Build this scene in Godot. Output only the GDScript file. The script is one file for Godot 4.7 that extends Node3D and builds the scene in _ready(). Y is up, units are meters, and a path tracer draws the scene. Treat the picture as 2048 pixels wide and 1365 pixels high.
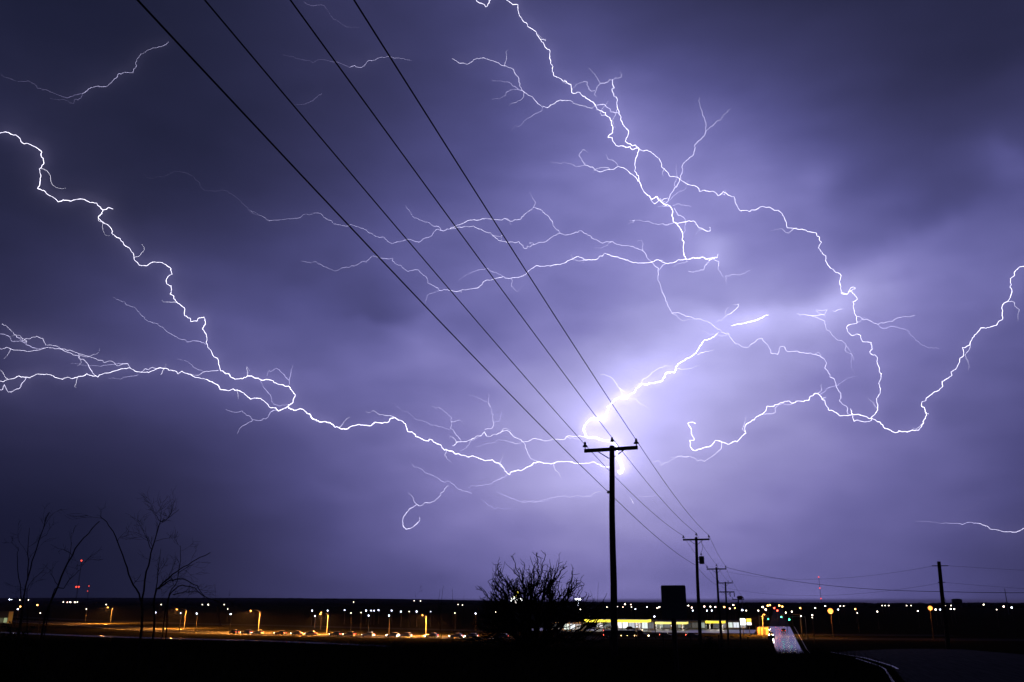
extends Node3D
# Night thunderstorm over a small town, seen from a wet hilltop road. Metres, y up, the road runs towards -Z.

const EYE := Vector3(0, 1.65, 0)
const PLAIN := -11.15

var mats := {}
var rng := RandomNumberGenerator.new()
var fbm := FastNoiseLite.new()
var names := {}
var courses := []          # every piece of lightning: from, to, strength
var air := PackedFloat32Array()   # the light it gives the cloud round it, every 0.1 degrees
const AIR_W := 920
const AIR_H := 500

# ---------------------------------------------------------------- ground height
const PROF := [[80.0, 3.0], [20.0, 0.6], [0.0, 0.0], [-20.0, -0.55], [-44.0, -1.15], [-58.0, -1.62], [-75.0, -2.9], [-100.0, -4.7], [-130.0, -6.6], [-180.0, -9.2], [-220.0, -10.85], [-248.0, -11.15]]

func ground(x: float, z: float) -> float:
	var y := PLAIN
	if z > -248.0:
		for i in range(PROF.size() - 1):
			if z <= PROF[i][0] and z >= PROF[i + 1][0]:
				var t: float = (PROF[i][0] - z) / (PROF[i][0] - PROF[i + 1][0])
				y = lerpf(PROF[i][1], PROF[i + 1][1], t)
		if z > 80.0:
			y = 3.0
	y += 0.5 * smoothstep(-12.0, -36.0, x) * smoothstep(-60.0, -24.0, z)      # the bank on the left
	y += 0.5 * smoothstep(14.0, 24.0, x) * smoothstep(-75.0, -40.0, z)        # the verge on the right
	y += 0.4 * smoothstep(0.0, 8.0, x) * smoothstep(-95.0, -57.0, z) * smoothstep(-8.0, -40.0, z)
	if z < -2600.0:
		var far := smoothstep(-2600.0, -6000.0, z)          # low ridges on the left, land falling away on the right
		y += far * (lerpf(20.0, -21.0, smoothstep(-0.75, 0.05, x / -z)) * -z / 6000.0 + 11.0 * fbm.get_noise_2d(x * 0.02, z * 0.03))
	return y

# ---------------------------------------------------------------- helpers
func numbered(called: String) -> String:
	var n: int = names.get(called, 0)
	names[called] = n + 1
	return called if n == 0 else "%s_%03d" % [called, n]

func mesh_tool() -> SurfaceTool:
	var st := SurfaceTool.new()
	st.begin(Mesh.PRIMITIVE_TRIANGLES)
	return st

func obj(called: String, st: SurfaceTool, m: Material, parent: Node3D = null, smooth := true) -> MeshInstance3D:
	if not smooth:
		st.deindex()
	st.generate_normals()
	var o := MeshInstance3D.new()
	o.mesh = st.commit()
	o.material_override = m
	if parent == null:
		o.name = numbered(called)
		add_child(o)
	else:
		o.name = called
		parent.add_child(o, true)
	return o

func tag(o: Node3D, label: String, category: String, group := "") -> Node3D:
	o.set_meta("label", label)
	o.set_meta("category", category)
	if group:
		o.set_meta("group", group)
	return o

func thing(called: String, label: String, category: String, at := Vector3.ZERO, turn := 0.0, group := "") -> Node3D:
	var o := Node3D.new()
	o.name = numbered(called)
	add_child(o)
	o.position = at
	o.rotation.y = turn
	return tag(o, label, category, group)

func struct(called: String, st: SurfaceTool, m: Material) -> MeshInstance3D:
	var o := obj(called, st, m)
	o.set_meta("kind", "structure")
	return o

func tri(st: SurfaceTool, a: Vector3, b: Vector3, c: Vector3) -> void:
	st.add_vertex(a)
	st.add_vertex(b)
	st.add_vertex(c)

func quad(st: SurfaceTool, a: Vector3, b: Vector3, c: Vector3, d: Vector3) -> void:
	st.set_smooth_group(-1)
	tri(st, a, b, c)
	tri(st, a, c, d)

func box(st: SurfaceTool, c: Vector3, s: Vector3, turn := Basis()) -> void:
	var h := s / 2.0
	var v := []
	for i in 8:
		v.append(c + turn * Vector3(h.x if i & 1 else -h.x, h.y if i & 2 else -h.y, h.z if i & 4 else -h.z))
	quad(st, v[0], v[2], v[3], v[1])
	quad(st, v[5], v[7], v[6], v[4])
	quad(st, v[4], v[6], v[2], v[0])
	quad(st, v[1], v[3], v[7], v[5])
	quad(st, v[2], v[6], v[7], v[3])
	quad(st, v[4], v[0], v[1], v[5])

# an upright prism from an outline in x and y, its edges cut by a chamfer
func prism(st: SurfaceTool, outline: Array, z0: float, z1: float, cut := 0.0, at := Transform3D()) -> void:
	var n := outline.size()
	var mid := Vector2.ZERO
	for p in outline:
		mid += p / n
	var rings := [[z0, cut], [z0 + cut, 0.0], [z1 - cut, 0.0], [z1, cut]] if cut > 0.0 else [[z0, 0.0], [z1, 0.0]]
	var rows := []
	for r in rings:
		var row := []
		for p in outline:
			var q: Vector2 = p + (mid - p).normalized() * r[1]
			row.append(at * Vector3(q.x, q.y, r[0]))
		rows.append(row)
	for k in range(rows.size() - 1):
		for i in n:
			var j := (i + 1) % n
			quad(st, rows[k][i], rows[k + 1][i], rows[k + 1][j], rows[k][j])
	var f: Vector3 = at * Vector3(mid.x, mid.y, z0)
	var b: Vector3 = at * Vector3(mid.x, mid.y, z1)
	for i in n:
		var j := (i + 1) % n
		tri(st, f, rows[0][i], rows[0][j])
		tri(st, b, rows[-1][j], rows[-1][i])

func tube(st: SurfaceTool, pts: Array, radii: Array, sides := 5) -> void:
	var rows := []
	var side := Vector3.ZERO
	for i in pts.size():
		var d: Vector3 = pts[mini(i + 1, pts.size() - 1)] - pts[maxi(i - 1, 0)]
		if d.length() < 1e-6:
			d = Vector3.UP
		d = d.normalized()
		if side == Vector3.ZERO:
			side = d.cross(Vector3.UP if absf(d.y) < 0.9 else Vector3.RIGHT)
		side = (side - d * side.dot(d)).normalized()
		var up := d.cross(side)
		var row := []
		for k in sides:
			var a := TAU * k / sides
			row.append(pts[i] + (side * cos(a) + up * sin(a)) * radii[i])
		rows.append(row)
	st.set_smooth_group(1)
	for i in range(rows.size() - 1):
		for k in sides:
			var j := (k + 1) % sides
			tri(st, rows[i][k], rows[i][j], rows[i + 1][j])
			tri(st, rows[i][k], rows[i + 1][j], rows[i + 1][k])
	st.set_smooth_group(-1)
	for k in range(1, sides - 1):
		tri(st, rows[0][0], rows[0][k + 1], rows[0][k])
		tri(st, rows[-1][0], rows[-1][k], rows[-1][k + 1])

func lathe(st: SurfaceTool, profile: Array, at := Transform3D(), sides := 10) -> void:   # profile: [radius, height] from the bottom up
	st.set_smooth_group(1)
	for i in range(profile.size() - 1):
		for k in sides:
			var a0 := TAU * k / sides
			var a1 := TAU * (k + 1) / sides
			var p := []
			for q in [[profile[i], a0], [profile[i], a1], [profile[i + 1], a1], [profile[i + 1], a0]]:
				p.append(at * Vector3(q[0][0] * cos(q[1]), q[0][1], q[0][0] * sin(q[1])))
			tri(st, p[0], p[1], p[2])
			tri(st, p[0], p[2], p[3])

func ball(st: SurfaceTool, c: Vector3, r: float, squash := 1.0, rings := 5, sides := 8) -> void:
	var pr := []
	for i in rings + 1:
		var a := PI * i / rings - PI / 2
		pr.append([maxf(cos(a) * r, 0.0005), sin(a) * r * squash])
	lathe(st, pr, Transform3D(Basis(), c), sides)

func sag_line(a: Vector3, b: Vector3, sag: float, n := 16) -> Array:
	var out := []
	for i in n + 1:
		var t := float(i) / n
		out.append(a.lerp(b, t) + Vector3.DOWN * sag * 4.0 * t * (1.0 - t))
	return out

func same(n: int, r: float) -> Array:
	var a := []
	a.resize(n)
	a.fill(r)
	return a

# ---------------------------------------------------------------- materials
func noise_tex(freq: float, dark: Color, light: Color, seed_: int, size := 512, mid := 0.5) -> NoiseTexture2D:
	var n := FastNoiseLite.new()
	n.seed = seed_
	n.frequency = freq
	n.fractal_octaves = 5
	var t := NoiseTexture2D.new()
	t.noise = n
	t.width = size
	t.height = size
	t.seamless = true
	var g := Gradient.new()
	g.offsets = PackedFloat32Array([0.15, mid, 0.85])
	g.colors = PackedColorArray([dark, dark.lerp(light, 0.45), light])
	t.color_ramp = g
	return t

func plain(called: String, linear: Color, rough := 0.8, metal := 0.0, spec := 0.5) -> StandardMaterial3D:
	if mats.has(called):
		return mats[called]
	var m := StandardMaterial3D.new()
	m.resource_name = called
	m.albedo_color = linear.linear_to_srgb()
	m.roughness = rough
	m.metallic = metal
	m.metallic_specular = spec
	mats[called] = m
	return m

func grained(called: String, dark: Color, light: Color, freq: float, metres: float, rough: float, seed_: int, spec := 0.5, bump := 0.0, tall := Vector3.ONE) -> StandardMaterial3D:
	if mats.has(called):
		return mats[called]
	var m := plain(called, Color.WHITE, rough, 0.0, spec)
	m.albedo_color = Color.WHITE
	m.albedo_texture = noise_tex(freq, dark.linear_to_srgb(), light.linear_to_srgb(), seed_)
	m.uv1_triplanar = true
	m.uv1_world_triplanar = true
	m.uv1_scale = tall / metres
	if bump > 0.0:
		m.heightmap_enabled = true
		m.heightmap_texture = noise_tex(freq * 2.0, Color.BLACK, Color.WHITE, seed_ + 7)
		m.heightmap_scale = bump
	return m

func glow(linear: Color, energy: float) -> StandardMaterial3D:
	var key := "glow %s %.2f" % [linear, energy]
	if mats.has(key):
		return mats[key]
	var m := StandardMaterial3D.new()
	m.resource_name = "glow"
	m.albedo_color = Color(0.02, 0.02, 0.02)
	m.roughness = 0.6
	m.emission_enabled = true
	m.emission = linear.linear_to_srgb()
	m.emission_energy_multiplier = energy
	mats[key] = m
	return m

const ORANGE := Color(1.0, 0.42, 0.1)
const WARM := Color(1.0, 0.86, 0.66)
const COLD := Color(0.72, 0.76, 1.0)
const PINK := Color(1.0, 0.62, 0.5)
const RED := Color(1.0, 0.07, 0.04)
const GREEN := Color(0.08, 1.0, 0.62)

func omni(parent: Node3D, at: Vector3, c: Color, energy: float, size: float) -> void:
	var l := OmniLight3D.new()
	l.name = "light"
	l.light_color = c.linear_to_srgb()
	l.light_energy = energy
	l.light_size = size
	l.omni_range = 120.0
	l.omni_attenuation = 2.0
	l.shadow_enabled = true
	parent.add_child(l, true)
	l.position = at

# ---------------------------------------------------------------- sky
const SKY := [51, 45, 42, 44, 53, 67, 87, 110, 132, 152, 168, 177, 179, 174, 164, 152, 137, 118, 98, 81, 70, 51, 45, 42, 46, 57, 77, 102, 129, 155, 178, 197, 209, 210, 201, 186, 171, 154, 133, 110, 89, 74, 59, 58, 59, 64, 76, 96, 122, 149, 172, 193, 214, 231, 232, 219, 199, 180, 162, 142, 119, 97, 79, 70, 78, 87, 96, 108, 124, 144, 163, 180, 197, 219, 238, 242, 231, 213, 194, 176, 156, 133, 108, 86, 69, 81, 95, 109, 122, 135, 147, 159, 171, 186, 203, 220, 229, 229, 221, 207, 188, 168, 147, 123, 98, 60, 67, 79, 92, 104, 116, 127, 140, 154, 168, 182, 193, 203, 211, 211, 197, 176, 159, 147, 130, 107, 58, 60, 64, 70, 78, 89, 104, 121, 140, 157, 171, 180, 189, 195, 191, 172, 146, 129, 124, 118, 103, 60, 60, 59, 59, 63, 73, 88, 106, 126, 145, 163, 175, 182, 182, 171, 147, 119, 100, 95, 93, 87, 57, 56, 54, 53, 58, 67, 80, 93, 108, 127, 147, 161, 165, 157, 141, 119, 96, 80, 74, 74, 73, 54, 52, 50, 51, 58, 68, 79, 87, 97, 110, 125, 133, 131, 118, 102, 86, 74, 67, 66, 68, 68, 55, 53, 51, 53, 60, 71, 80, 86, 91, 96, 100, 99, 92, 81, 70, 64, 61, 62, 64, 66, 66, 58, 56, 56, 57, 62, 70, 76, 81, 82, 82, 79, 73, 66, 60, 57, 57, 58, 61, 63, 64, 64]          # brightness of the storm cloud every 4 degrees: rows upwards from the horizon, columns from azimuth -56
const SKY_COLS := 21
const SKY_ROWS := 12
const CLOUDS_AND_GLOW := [[9.1, 20.3, 5.86, 1.03, 2.07, 17, 0.13], [12.0, 23.4, 5.17, 1.72, 1.38, 12, -0.10], [0.2, 18.6, 5.17, 0.55, 2.07, -3, 0.10], [-2.2, 22.4, 1.38, 1.03, 1.38, 0, 0.12], [-6.1, 16.2, 5.17, 0.90, 3.10, 27, 0.08], [-12.5, 17.0, 3.79, 1.72, 1.38, 20, -0.06], [-27.4, 18.3, 2.59, 2.07, 0.48, -12, -0.13], [-23.7, 18.1, 2.07, 0.62, 2.07, 20, 0.10], [5.5, 26.6, 1.38, 1.38, 2.07, -20, 0.13], [17.0, 25.2, 1.72, 0.76, 1.72, -25, 0.22], [-9.6, 10.1, 1.90, 2.41, 2.41, 0, 0.14], [-10.9, 11.5, 4.14, 3.79, 3.79, 0, 0.05], [-32.3, 20.8, 6.90, 2.07, 1.38, -10, -0.07], [6.5, 18.9, 4.83, 0.69, 1.38, 8, 0.08], [-42.4, 22.1, 5.52, 1.38, 2.07, -12, 0.06], [-47.5, 23.7, 5.17, 2.07, 1.72, 10, -0.10], [3.4, 23.2, 4.14, 1.03, 1.72, -15, -0.06], [-7.6, 34.1, 2.07, 2.07, 2.76, 0, 0.05], [-19.7, 18.1, 5.52, 1.03, 1.72, 5, -0.05], [16.3, 30.7, 5.17, 2.07, 2.07, -5, -0.05]]    # cloud edges and rifts, and the glow painted round the strike: azimuth, height, length, softness above and below, tilt, strength
const RAMP := [[0.0, Vector3(0, 0, 2)], [48.0, Vector3(25, 28, 48)], [60.0, Vector3(35, 37, 60)], [85.0, Vector3(53, 53, 85)], [115.0, Vector3(73, 72, 115)], [145.0, Vector3(94, 92, 145)], [180.0, Vector3(125, 121, 180)], [205.0, Vector3(153, 147, 207)], [230.0, Vector3(182, 176, 231)], [260.0, Vector3(210, 204, 258)]]

func cubic(a: float, b: float, c: float, d: float, t: float) -> float:
	return b + 0.5 * t * (c - a + t * (2.0 * a - 5.0 * b + 4.0 * c - d + t * (3.0 * (b - c) + d - a)))

func sky_cell(i: int, j: int) -> float:
	return SKY[clampi(j, 0, SKY_ROWS - 1) * SKY_COLS + clampi(i, 0, SKY_COLS - 1)]

func storm(az: float, el: float) -> float:
	var u := clampf((az + 56.0) / 4.0, 0.0, SKY_COLS - 1.0)
	var v := clampf(el / 4.0, 0.0, SKY_ROWS - 1.0)
	var i := int(u)
	var j := int(v)
	var fu := u - i
	var fv := v - j
	var r := []
	for k in 4:
		r.append(cubic(sky_cell(i - 1, j + k - 1), sky_cell(i, j + k - 1), sky_cell(i + 1, j + k - 1), sky_cell(i + 2, j + k - 1), fu))
	var b := cubic(r[0], r[1], r[2], r[3], fv)
	var out := maxf(maxf(-56.0 - az, az - 24.0), el - 44.0)
	return lerpf(b, 46.0, smoothstep(0.0, 45.0, out))

func fill_air() -> void:          # from azimuth -62 and height 0
	var raw := Image.create(AIR_W, AIR_H, false, Image.FORMAT_RF)
	for c in courses:
		var n := int(c[0].distance_to(c[1]) / 3.0) + 1
		for i in n:
			var p: Vector3 = (c[0] as Vector3).lerp(c[1], (i + 0.5) / n) - EYE
			var x := int((rad_to_deg(atan2(p.x, -p.z)) + 62.0) * 10.0)
			var y := int(rad_to_deg(asin(p.y / p.length())) * 10.0)
			if x >= 0 and x < AIR_W and y >= 0 and y < AIR_H:
				raw.set_pixel(x, y, Color(raw.get_pixel(x, y).r + c[2] * c[0].distance_to(c[1]) / n, 0, 0))
	air.resize(AIR_W * AIR_H)
	for k in [[3, 0.036], [8, 0.055], [26, 0.07]]:        # scattered near, farther and far from the channel
		var im := raw.duplicate() as Image
		shrink(im, k[0])
		im.resize(AIR_W, AIR_H, Image.INTERPOLATE_CUBIC)
		var d := im.get_data().to_float32_array()
		for i in d.size():
			air[i] += maxf(d[i], 0.0) * k[1]

func shrink(im: Image, k: int) -> void:                     # mean of every k by k pixels, then a small blur
	var w := im.get_width() / k
	var h := im.get_height() / k
	var d := im.get_data().to_float32_array()
	var sum := PackedFloat32Array()
	sum.resize(w * h)
	for y in h * k:
		for x in w * k:
			var v := d[y * im.get_width() + x]
			if v > 0.0:
				sum[(y / k) * w + x / k] += v / (k * k)
	var out := Image.create(w, h, false, Image.FORMAT_RF)
	for y in h:
		for x in w:
			var v := 0.0
			for j in range(-1, 2):
				for i in range(-1, 2):
					v += sum[clampi(y + j, 0, h - 1) * w + clampi(x + i, 0, w - 1)] * (2 - absi(i)) * (2 - absi(j)) / 16.0
			out.set_pixel(x, y, Color(v, 0, 0))
	im.copy_from(out)

func air_light(az: float, el: float) -> float:
	var x := (az + 62.0) * 10.0 - 0.5
	var y := el * 10.0 - 0.5
	var i := clampi(int(x), 0, AIR_W - 2)
	var j := clampi(int(y), 0, AIR_H - 2)
	var fx := clampf(x - i, 0.0, 1.0)
	var fy := clampf(y - j, 0.0, 1.0)
	return lerpf(lerpf(air[j * AIR_W + i], air[j * AIR_W + i + 1], fx), lerpf(air[(j + 1) * AIR_W + i], air[(j + 1) * AIR_W + i + 1], fx), fy)

func sky_color(az: float, el: float, d: Vector3, fine: bool) -> Color:
	if el < 0.0:                                            # haze over the land below the horizon
		return Color(0.25, 0.235, 0.385).srgb_to_linear()
	var b := storm(az, el)
	if fine:
		for c in CLOUDS_AND_GLOW:
			var x: float = (az - c[0]) * cos(deg_to_rad(el))
			var y: float = el - c[1]
			var s := sin(deg_to_rad(c[5]))
			var k := cos(deg_to_rad(c[5]))
			var p := x * k + y * s
			var q := -x * s + y * k
			q += 1.7 * fbm.get_noise_2d(p * 11.0 + c[0] * 31.0, c[1] * 17.0)
			var w: float = c[3] if q > 0.0 else c[4]
			var e: float = p * p / (c[2] * c[2]) + q * q / (w * w)
			if e < 9.0:
				b *= 1.0 + c[6] * exp(-e)
	var n := fbm.get_noise_3d(d.x * 230.0, d.y * 520.0, d.z * 230.0)
	var m := fbm.get_noise_3d(d.x * 900.0 + 50.0, d.y * 2300.0, d.z * 900.0)
	b *= 1.1 * (1.0 + 0.15 * n + 0.05 * m)
	var over := pow(maxf(b / 259.0, 1.0), 2.2)
	b = minf(b, 259.0)
	for i in range(RAMP.size() - 1):
		if b <= RAMP[i + 1][0]:
			var t: float = (b - RAMP[i][0]) / (RAMP[i + 1][0] - RAMP[i][0])
			var c: Vector3 = RAMP[i][1].lerp(RAMP[i + 1][1], t) / 255.0
			var low := 1.0 - smoothstep(0.0, 26.0, el)              # the air near the ground is a little warmer
			var out := Color(c.x * (0.94 + 0.03 * low), c.y * (0.955 + 0.005 * low), c.z).srgb_to_linear() * over
			if fine:
				var g := air_light(az, el)
				out += Color(0.62 * g, 0.56 * g, 1.0 * g)
			return out
	return Color.WHITE

func paint(im: Image, x0: int, x1: int, y0: int, y1: int, fine: bool) -> void:
	var w := im.get_width()
	var h := im.get_height()
	for y in range(y0, y1):
		var el := 90.0 - (y + 0.5) / h * 180.0
		for x in range(x0, x1):
			var az := (posmod(x, w) + 0.5) / w * 360.0                # the first column looks along -Z
			if az > 180.0:
				az -= 360.0
			var a := deg_to_rad(az)
			var e := deg_to_rad(el)
			im.set_pixel(posmod(x, w), y, sky_color(az, el, Vector3(sin(a) * cos(e), sin(e), -cos(a) * cos(e)), fine))

func make_sky() -> PanoramaSkyMaterial:
	var whole := Image.create(384, 192, false, Image.FORMAT_RGBF)
	paint(whole, 0, 384, 0, 192, false)
	whole.resize(3072, 1536, Image.INTERPOLATE_CUBIC)
	paint(whole, int(-3072 * 62.0 / 360.0), int(3072 * 30.0 / 360.0), int(1536 * (90.0 - 50.0) / 180.0), 772, true)
	var m := PanoramaSkyMaterial.new()
	m.panorama = ImageTexture.create_from_image(whole)
	return m

# ---------------------------------------------------------------- lightning
const BOLT := {"white": [Color(0.97, 0.95, 1.0), 6.0], "bright": [Color(0.86, 0.83, 1.0), 3.2], "mid": [Color(0.78, 0.74, 1.0), 2.6], "dim": [Color(0.68, 0.64, 1.0), 2.2], "dimmer": [Color(0.55, 0.5, 0.95), 0.75], "faint": [Color(0.5, 0.46, 0.9), 0.4]}

func bolt(label: String, seed_: int) -> Node3D:
	rng.seed = seed_
	return thing("lightning_bolt", label, "lightning", Vector3.ZERO, 0.0, "lightning bolts across the storm sky")

func stroke(parent: Node3D, called: String, w0: float, w1: float, level: String, flat: Array) -> void:
	var pts := []
	for i in range(0, flat.size(), 3):
		pts.append(Vector3(flat[i], flat[i + 1], flat[i + 2]))
	var soft := level.ends_with("~")                        # fades out at both ends where cloud covers it
	level = level.trim_suffix("~")
	for pass_ in 3:                                        # the fine zigzag: halve every piece and push its middle aside
		var next := [pts[0]]
		for i in range(1, pts.size()):
			var a: Vector3 = pts[i - 1]
			var b: Vector3 = pts[i]
			var l := a.distance_to(b)
			if l > 5.0:
				var s := (b - a).cross(Vector3(rng.randfn(), rng.randfn(), rng.randfn())).normalized()
				next.append(a.lerp(b, rng.randf_range(0.4, 0.6)) + s * minf(l * 0.13, 3.2) * rng.randfn())
			next.append(b)
		pts = next
	var radii := []
	for i in pts.size():
		var t := float(i) / maxi(pts.size() - 1, 1)
		var w := lerpf(w0, w1, t) * (0.85 + 0.55 * fbm.get_noise_2d(i * 9.0, rng.seed % 977 + w0 * 50.0)) * rng.randf_range(0.75, 1.3)
		radii.append(w * (sin(PI * lerpf(0.04, 0.96, t)) if soft else 1.0))
	for i in range(1, pts.size()):
		courses.append([pts[i - 1], pts[i], (radii[i - 1] + radii[i]) * 0.5 * BOLT[level][1] * (0.85 if level == "white" else 0.5)])
	var st := mesh_tool()
	tube(st, pts, radii, 4)
	if level == "bright" or level == "mid":                # hair-thin streamers along the way
		var run := rng.randf_range(50.0, 250.0)
		for i in range(1, pts.size() - 1):
			run -= pts[i].distance_to(pts[i - 1])
			if run < 0.0:
				run = rng.randf_range(120.0, 420.0)
				var p: Vector3 = pts[i]
				var d: Vector3 = ((pts[i] - pts[i - 1]).normalized() * rng.randf_range(-0.6, 0.9) + Vector3(rng.randfn(), rng.randfn(), rng.randfn()) * 0.9).normalized()
				var hair := [p]
				var thin := []
				var n := rng.randi_range(5, 14)
				for k in n:
					d = (d + Vector3(rng.randfn(), rng.randfn(), rng.randfn()) * 0.4).normalized()
					p += d * rng.randf_range(5.0, 10.0)
					hair.append(p)
				for k in n + 1:
					thin.append(lerpf(0.32, 0.05, float(k) / n))
				tube(st, hair, thin, 3)
	obj(called, st, glow(BOLT[level][0], BOLT[level][1]), parent)

# ---------------------------------------------------------------- poles and wires
func wood() -> Material:
	return grained("weathered wood", Color(0.03, 0.024, 0.018), Color(0.075, 0.06, 0.045), 0.02, 0.8, 0.9, 3, 0.3, 0.6, Vector3(1, 0.12, 1))

func insulator(parent: Node3D, at: Vector3, s := 1.0) -> void:
	var st := mesh_tool()
	lathe(st, [[0.02 * s, -0.12 * s], [0.02 * s, 0.0], [0.115 * s, 0.01 * s], [0.105 * s, 0.06 * s], [0.05 * s, 0.11 * s], [0.06 * s, 0.15 * s], [0.035 * s, 0.23 * s], [0.001, 0.24 * s]], Transform3D(Basis(), at), 10)
	obj("insulator", st, plain("glazed porcelain", Color(0.06, 0.035, 0.025), 0.3), parent)

func utility_pole(label: String, foot: Vector3, top: Vector3, r0: float, r1: float) -> Node3D:
	var t := thing("utility_pole", label, "utility pole", foot, 0.0, "utility poles along the roadside")
	var st := mesh_tool()
	var pts := []
	var rr := []
	for i in 7:
		var k := i / 6.0
		pts.append((top - foot) * k + Vector3(0.035 * sin(k * 7.0), 0, 0) * (1.0 - k) * k * 4.0)
		rr.append(lerpf(r0, r1, k))
	pts[0] += Vector3.DOWN * 0.6
	tube(st, pts, rr, 10)
	obj("shaft", st, wood(), t)
	return t

func wire(label: String, spans: Array, r: float, group: String) -> void:   # spans: [from, to, sag]
	var pts := []
	for s in spans:
		var line := sag_line(s[0], s[1], s[2])
		if pts.size():
			line.pop_front()
		pts.append_array(line)
	var st := mesh_tool()
	tube(st, pts, same(pts.size(), r), 5)
	tag(obj("power_line", st, plain("weathered cable", Color(0.02, 0.02, 0.022), 0.7)), label, "power line", group)

# ---------------------------------------------------------------- lamps
func lamp_color(c: String) -> Color:
	return {"o": ORANGE, "w": WARM, "b": COLD, "p": PINK, "r": RED}[c]

func far_lamp(label: String, at: Vector3, r: float, c: String, energy: float) -> void:
	var foot := Vector3(at.x, ground(at.x, at.z), at.z)
	var h := maxf(at.y - foot.y, 1.5)
	var t := thing("street_lamp", label, "street lamp", foot, 0.0, "small lamps scattered over the plain")
	var steel := wood()
	var st := mesh_tool()
	tube(st, [Vector3(0, -0.3, -r - 0.25), Vector3(0, h * 0.6, -r - 0.22), Vector3(0, h + r * 0.8, -r - 0.2), Vector3(0, h + r * 1.15, 0)], [0.14, 0.11, 0.09, 0.07], 5)
	obj("post", st, steel, t)
	var b := mesh_tool()
	ball(b, Vector3(0, h, 0), r, 0.9)
	obj("bulb", b, glow(lamp_color(c), energy), t)

func street_lamp(label: String, foot: Vector3, tip: Vector3, c: Color, glow_e: float, light_e: float, r := 0.24) -> Node3D:
	var t := thing("street_lamp", label, "street lamp", foot, 0.0, "tall street lamps beside the wet highway")
	var p := tip - foot
	var st := mesh_tool()
	tube(st, [Vector3(0, -0.3, 0), Vector3(0, 0.4, 0), Vector3(0, p.y * 0.5, 0), Vector3(0, p.y - 0.5, 0)], [0.24, 0.17, 0.14, 0.11], 8)
	obj("post", st, plain("concrete grey pole", Color(0.045, 0.044, 0.042), 0.8) if light_e > 50.0 else wood(), t)
	var a := mesh_tool()
	tube(a, [Vector3(0, p.y - 0.55, 0), Vector3(p.x * 0.3, p.y + 0.1, p.z * 0.3), Vector3(p.x, p.y + 0.34, p.z)], [0.08, 0.06, 0.05], 6)
	obj("arm", a, plain("weathered dark arm", Color(0.03, 0.03, 0.03), 0.8), t)
	var hd := mesh_tool()
	lathe(hd, [[0.3, r - 0.05], [0.28, r + 0.1], [0.16, r + 0.2], [0.02, r + 0.24]] if r > 0.25 else [[r + 0.12, -0.02], [r + 0.1, r * 0.7], [r * 0.7, r + 0.12], [0.02, r + 0.2]], Transform3D(Basis(), p), 10)
	obj("lamp_head", hd, plain("dull steel", Color(0.12, 0.12, 0.13)), t)
	var b := mesh_tool()
	ball(b, p, r)
	obj("bulb", b, glow(c, glow_e), t)
	omni(t, p + Vector3.UP * 0.04 if r < 0.25 else p + Vector3.DOWN * (r + 0.3), c, light_e, 0.09 if r < 0.25 else 0.24)
	return t

# ---------------------------------------------------------------- vehicles
func car(label: String, at: Vector3, turn: float, paint_: Color, head: float, tail: float, tall := 1.0, group := "cars on the wet streets of the plain") -> Node3D:
	var t := thing("parked_car" if head + tail == 0.0 else "car", label, "car", at, turn, group)
	var body := mesh_tool()                                 # the nose points to +x
	var low := [Vector2(-2.2, 0.3), Vector2(-2.25, 0.75), Vector2(-2.1, 0.95 * tall), Vector2(0.9, 0.95 * tall), Vector2(2.05, 0.8 * tall), Vector2(2.25, 0.6), Vector2(2.2, 0.3)]
	prism(body, low, -0.88, 0.88, 0.08)
	obj("body", body, plain("car paint %s" % paint_, paint_, 0.35), t)
	var cab := mesh_tool()
	prism(cab, [Vector2(-1.95, 0.93 * tall), Vector2(-1.45, 1.45 * tall), Vector2(0.25, 1.47 * tall), Vector2(1.05, 0.93 * tall)], -0.76, 0.76, 0.1)
	obj("windows", cab, plain("car glass", Color(0.01, 0.01, 0.012), 0.1), t)
	var rf := mesh_tool()
	box(rf, Vector3(-0.6, 1.49 * tall, 0), Vector3(1.6, 0.06, 1.34))
	obj("roof", rf, plain("car paint %s" % paint_, paint_), t)
	for x in [-1.4, 1.4]:
		for z in [-0.8, 0.8]:
			var wst := mesh_tool()
			lathe(wst, [[0.16, -0.11], [0.3, -0.11], [0.33, -0.06], [0.33, 0.06], [0.3, 0.11], [0.16, 0.11]], Transform3D(Basis(Vector3.RIGHT, PI / 2), Vector3(x, 0.33, z)), 12)
			obj("wheel", wst, plain("tyre rubber", Color(0.015, 0.015, 0.015), 0.9), t)
	for z in [-0.65, 0.65]:
		var hl := mesh_tool()
		ball(hl, Vector3(2.2, 0.66, z), 0.14, 0.8)
		obj("headlight", hl, glow(Color(1.0, 0.95, 0.85), head) if head > 0.0 else plain("lamp glass", Color(0.3, 0.3, 0.3), 0.2), t)
		var tl := mesh_tool()
		ball(tl, Vector3(-2.2, 0.78, z), 0.13, 0.7)
		obj("taillight", tl, glow(RED, tail) if tail > 0.0 else plain("red lens", Color(0.15, 0.01, 0.01), 0.2), t)
	if head > 100.0:
		for z in [-0.65, 0.65]:
			var s := SpotLight3D.new()
			s.name = "headlight_beam"
			s.light_color = Color(1.0, 0.96, 0.9)
			s.light_energy = 120.0
			s.light_size = 0.12
			s.spot_angle = 26.0
			s.spot_range = 100.0
			s.spot_attenuation = 2.0
			s.shadow_enabled = true
			t.add_child(s, true)
			s.position = Vector3(2.36, 0.66, z)
			s.basis = Basis(Vector3.UP, -PI / 2) * Basis(Vector3.RIGHT, -0.07)
	return t

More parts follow.
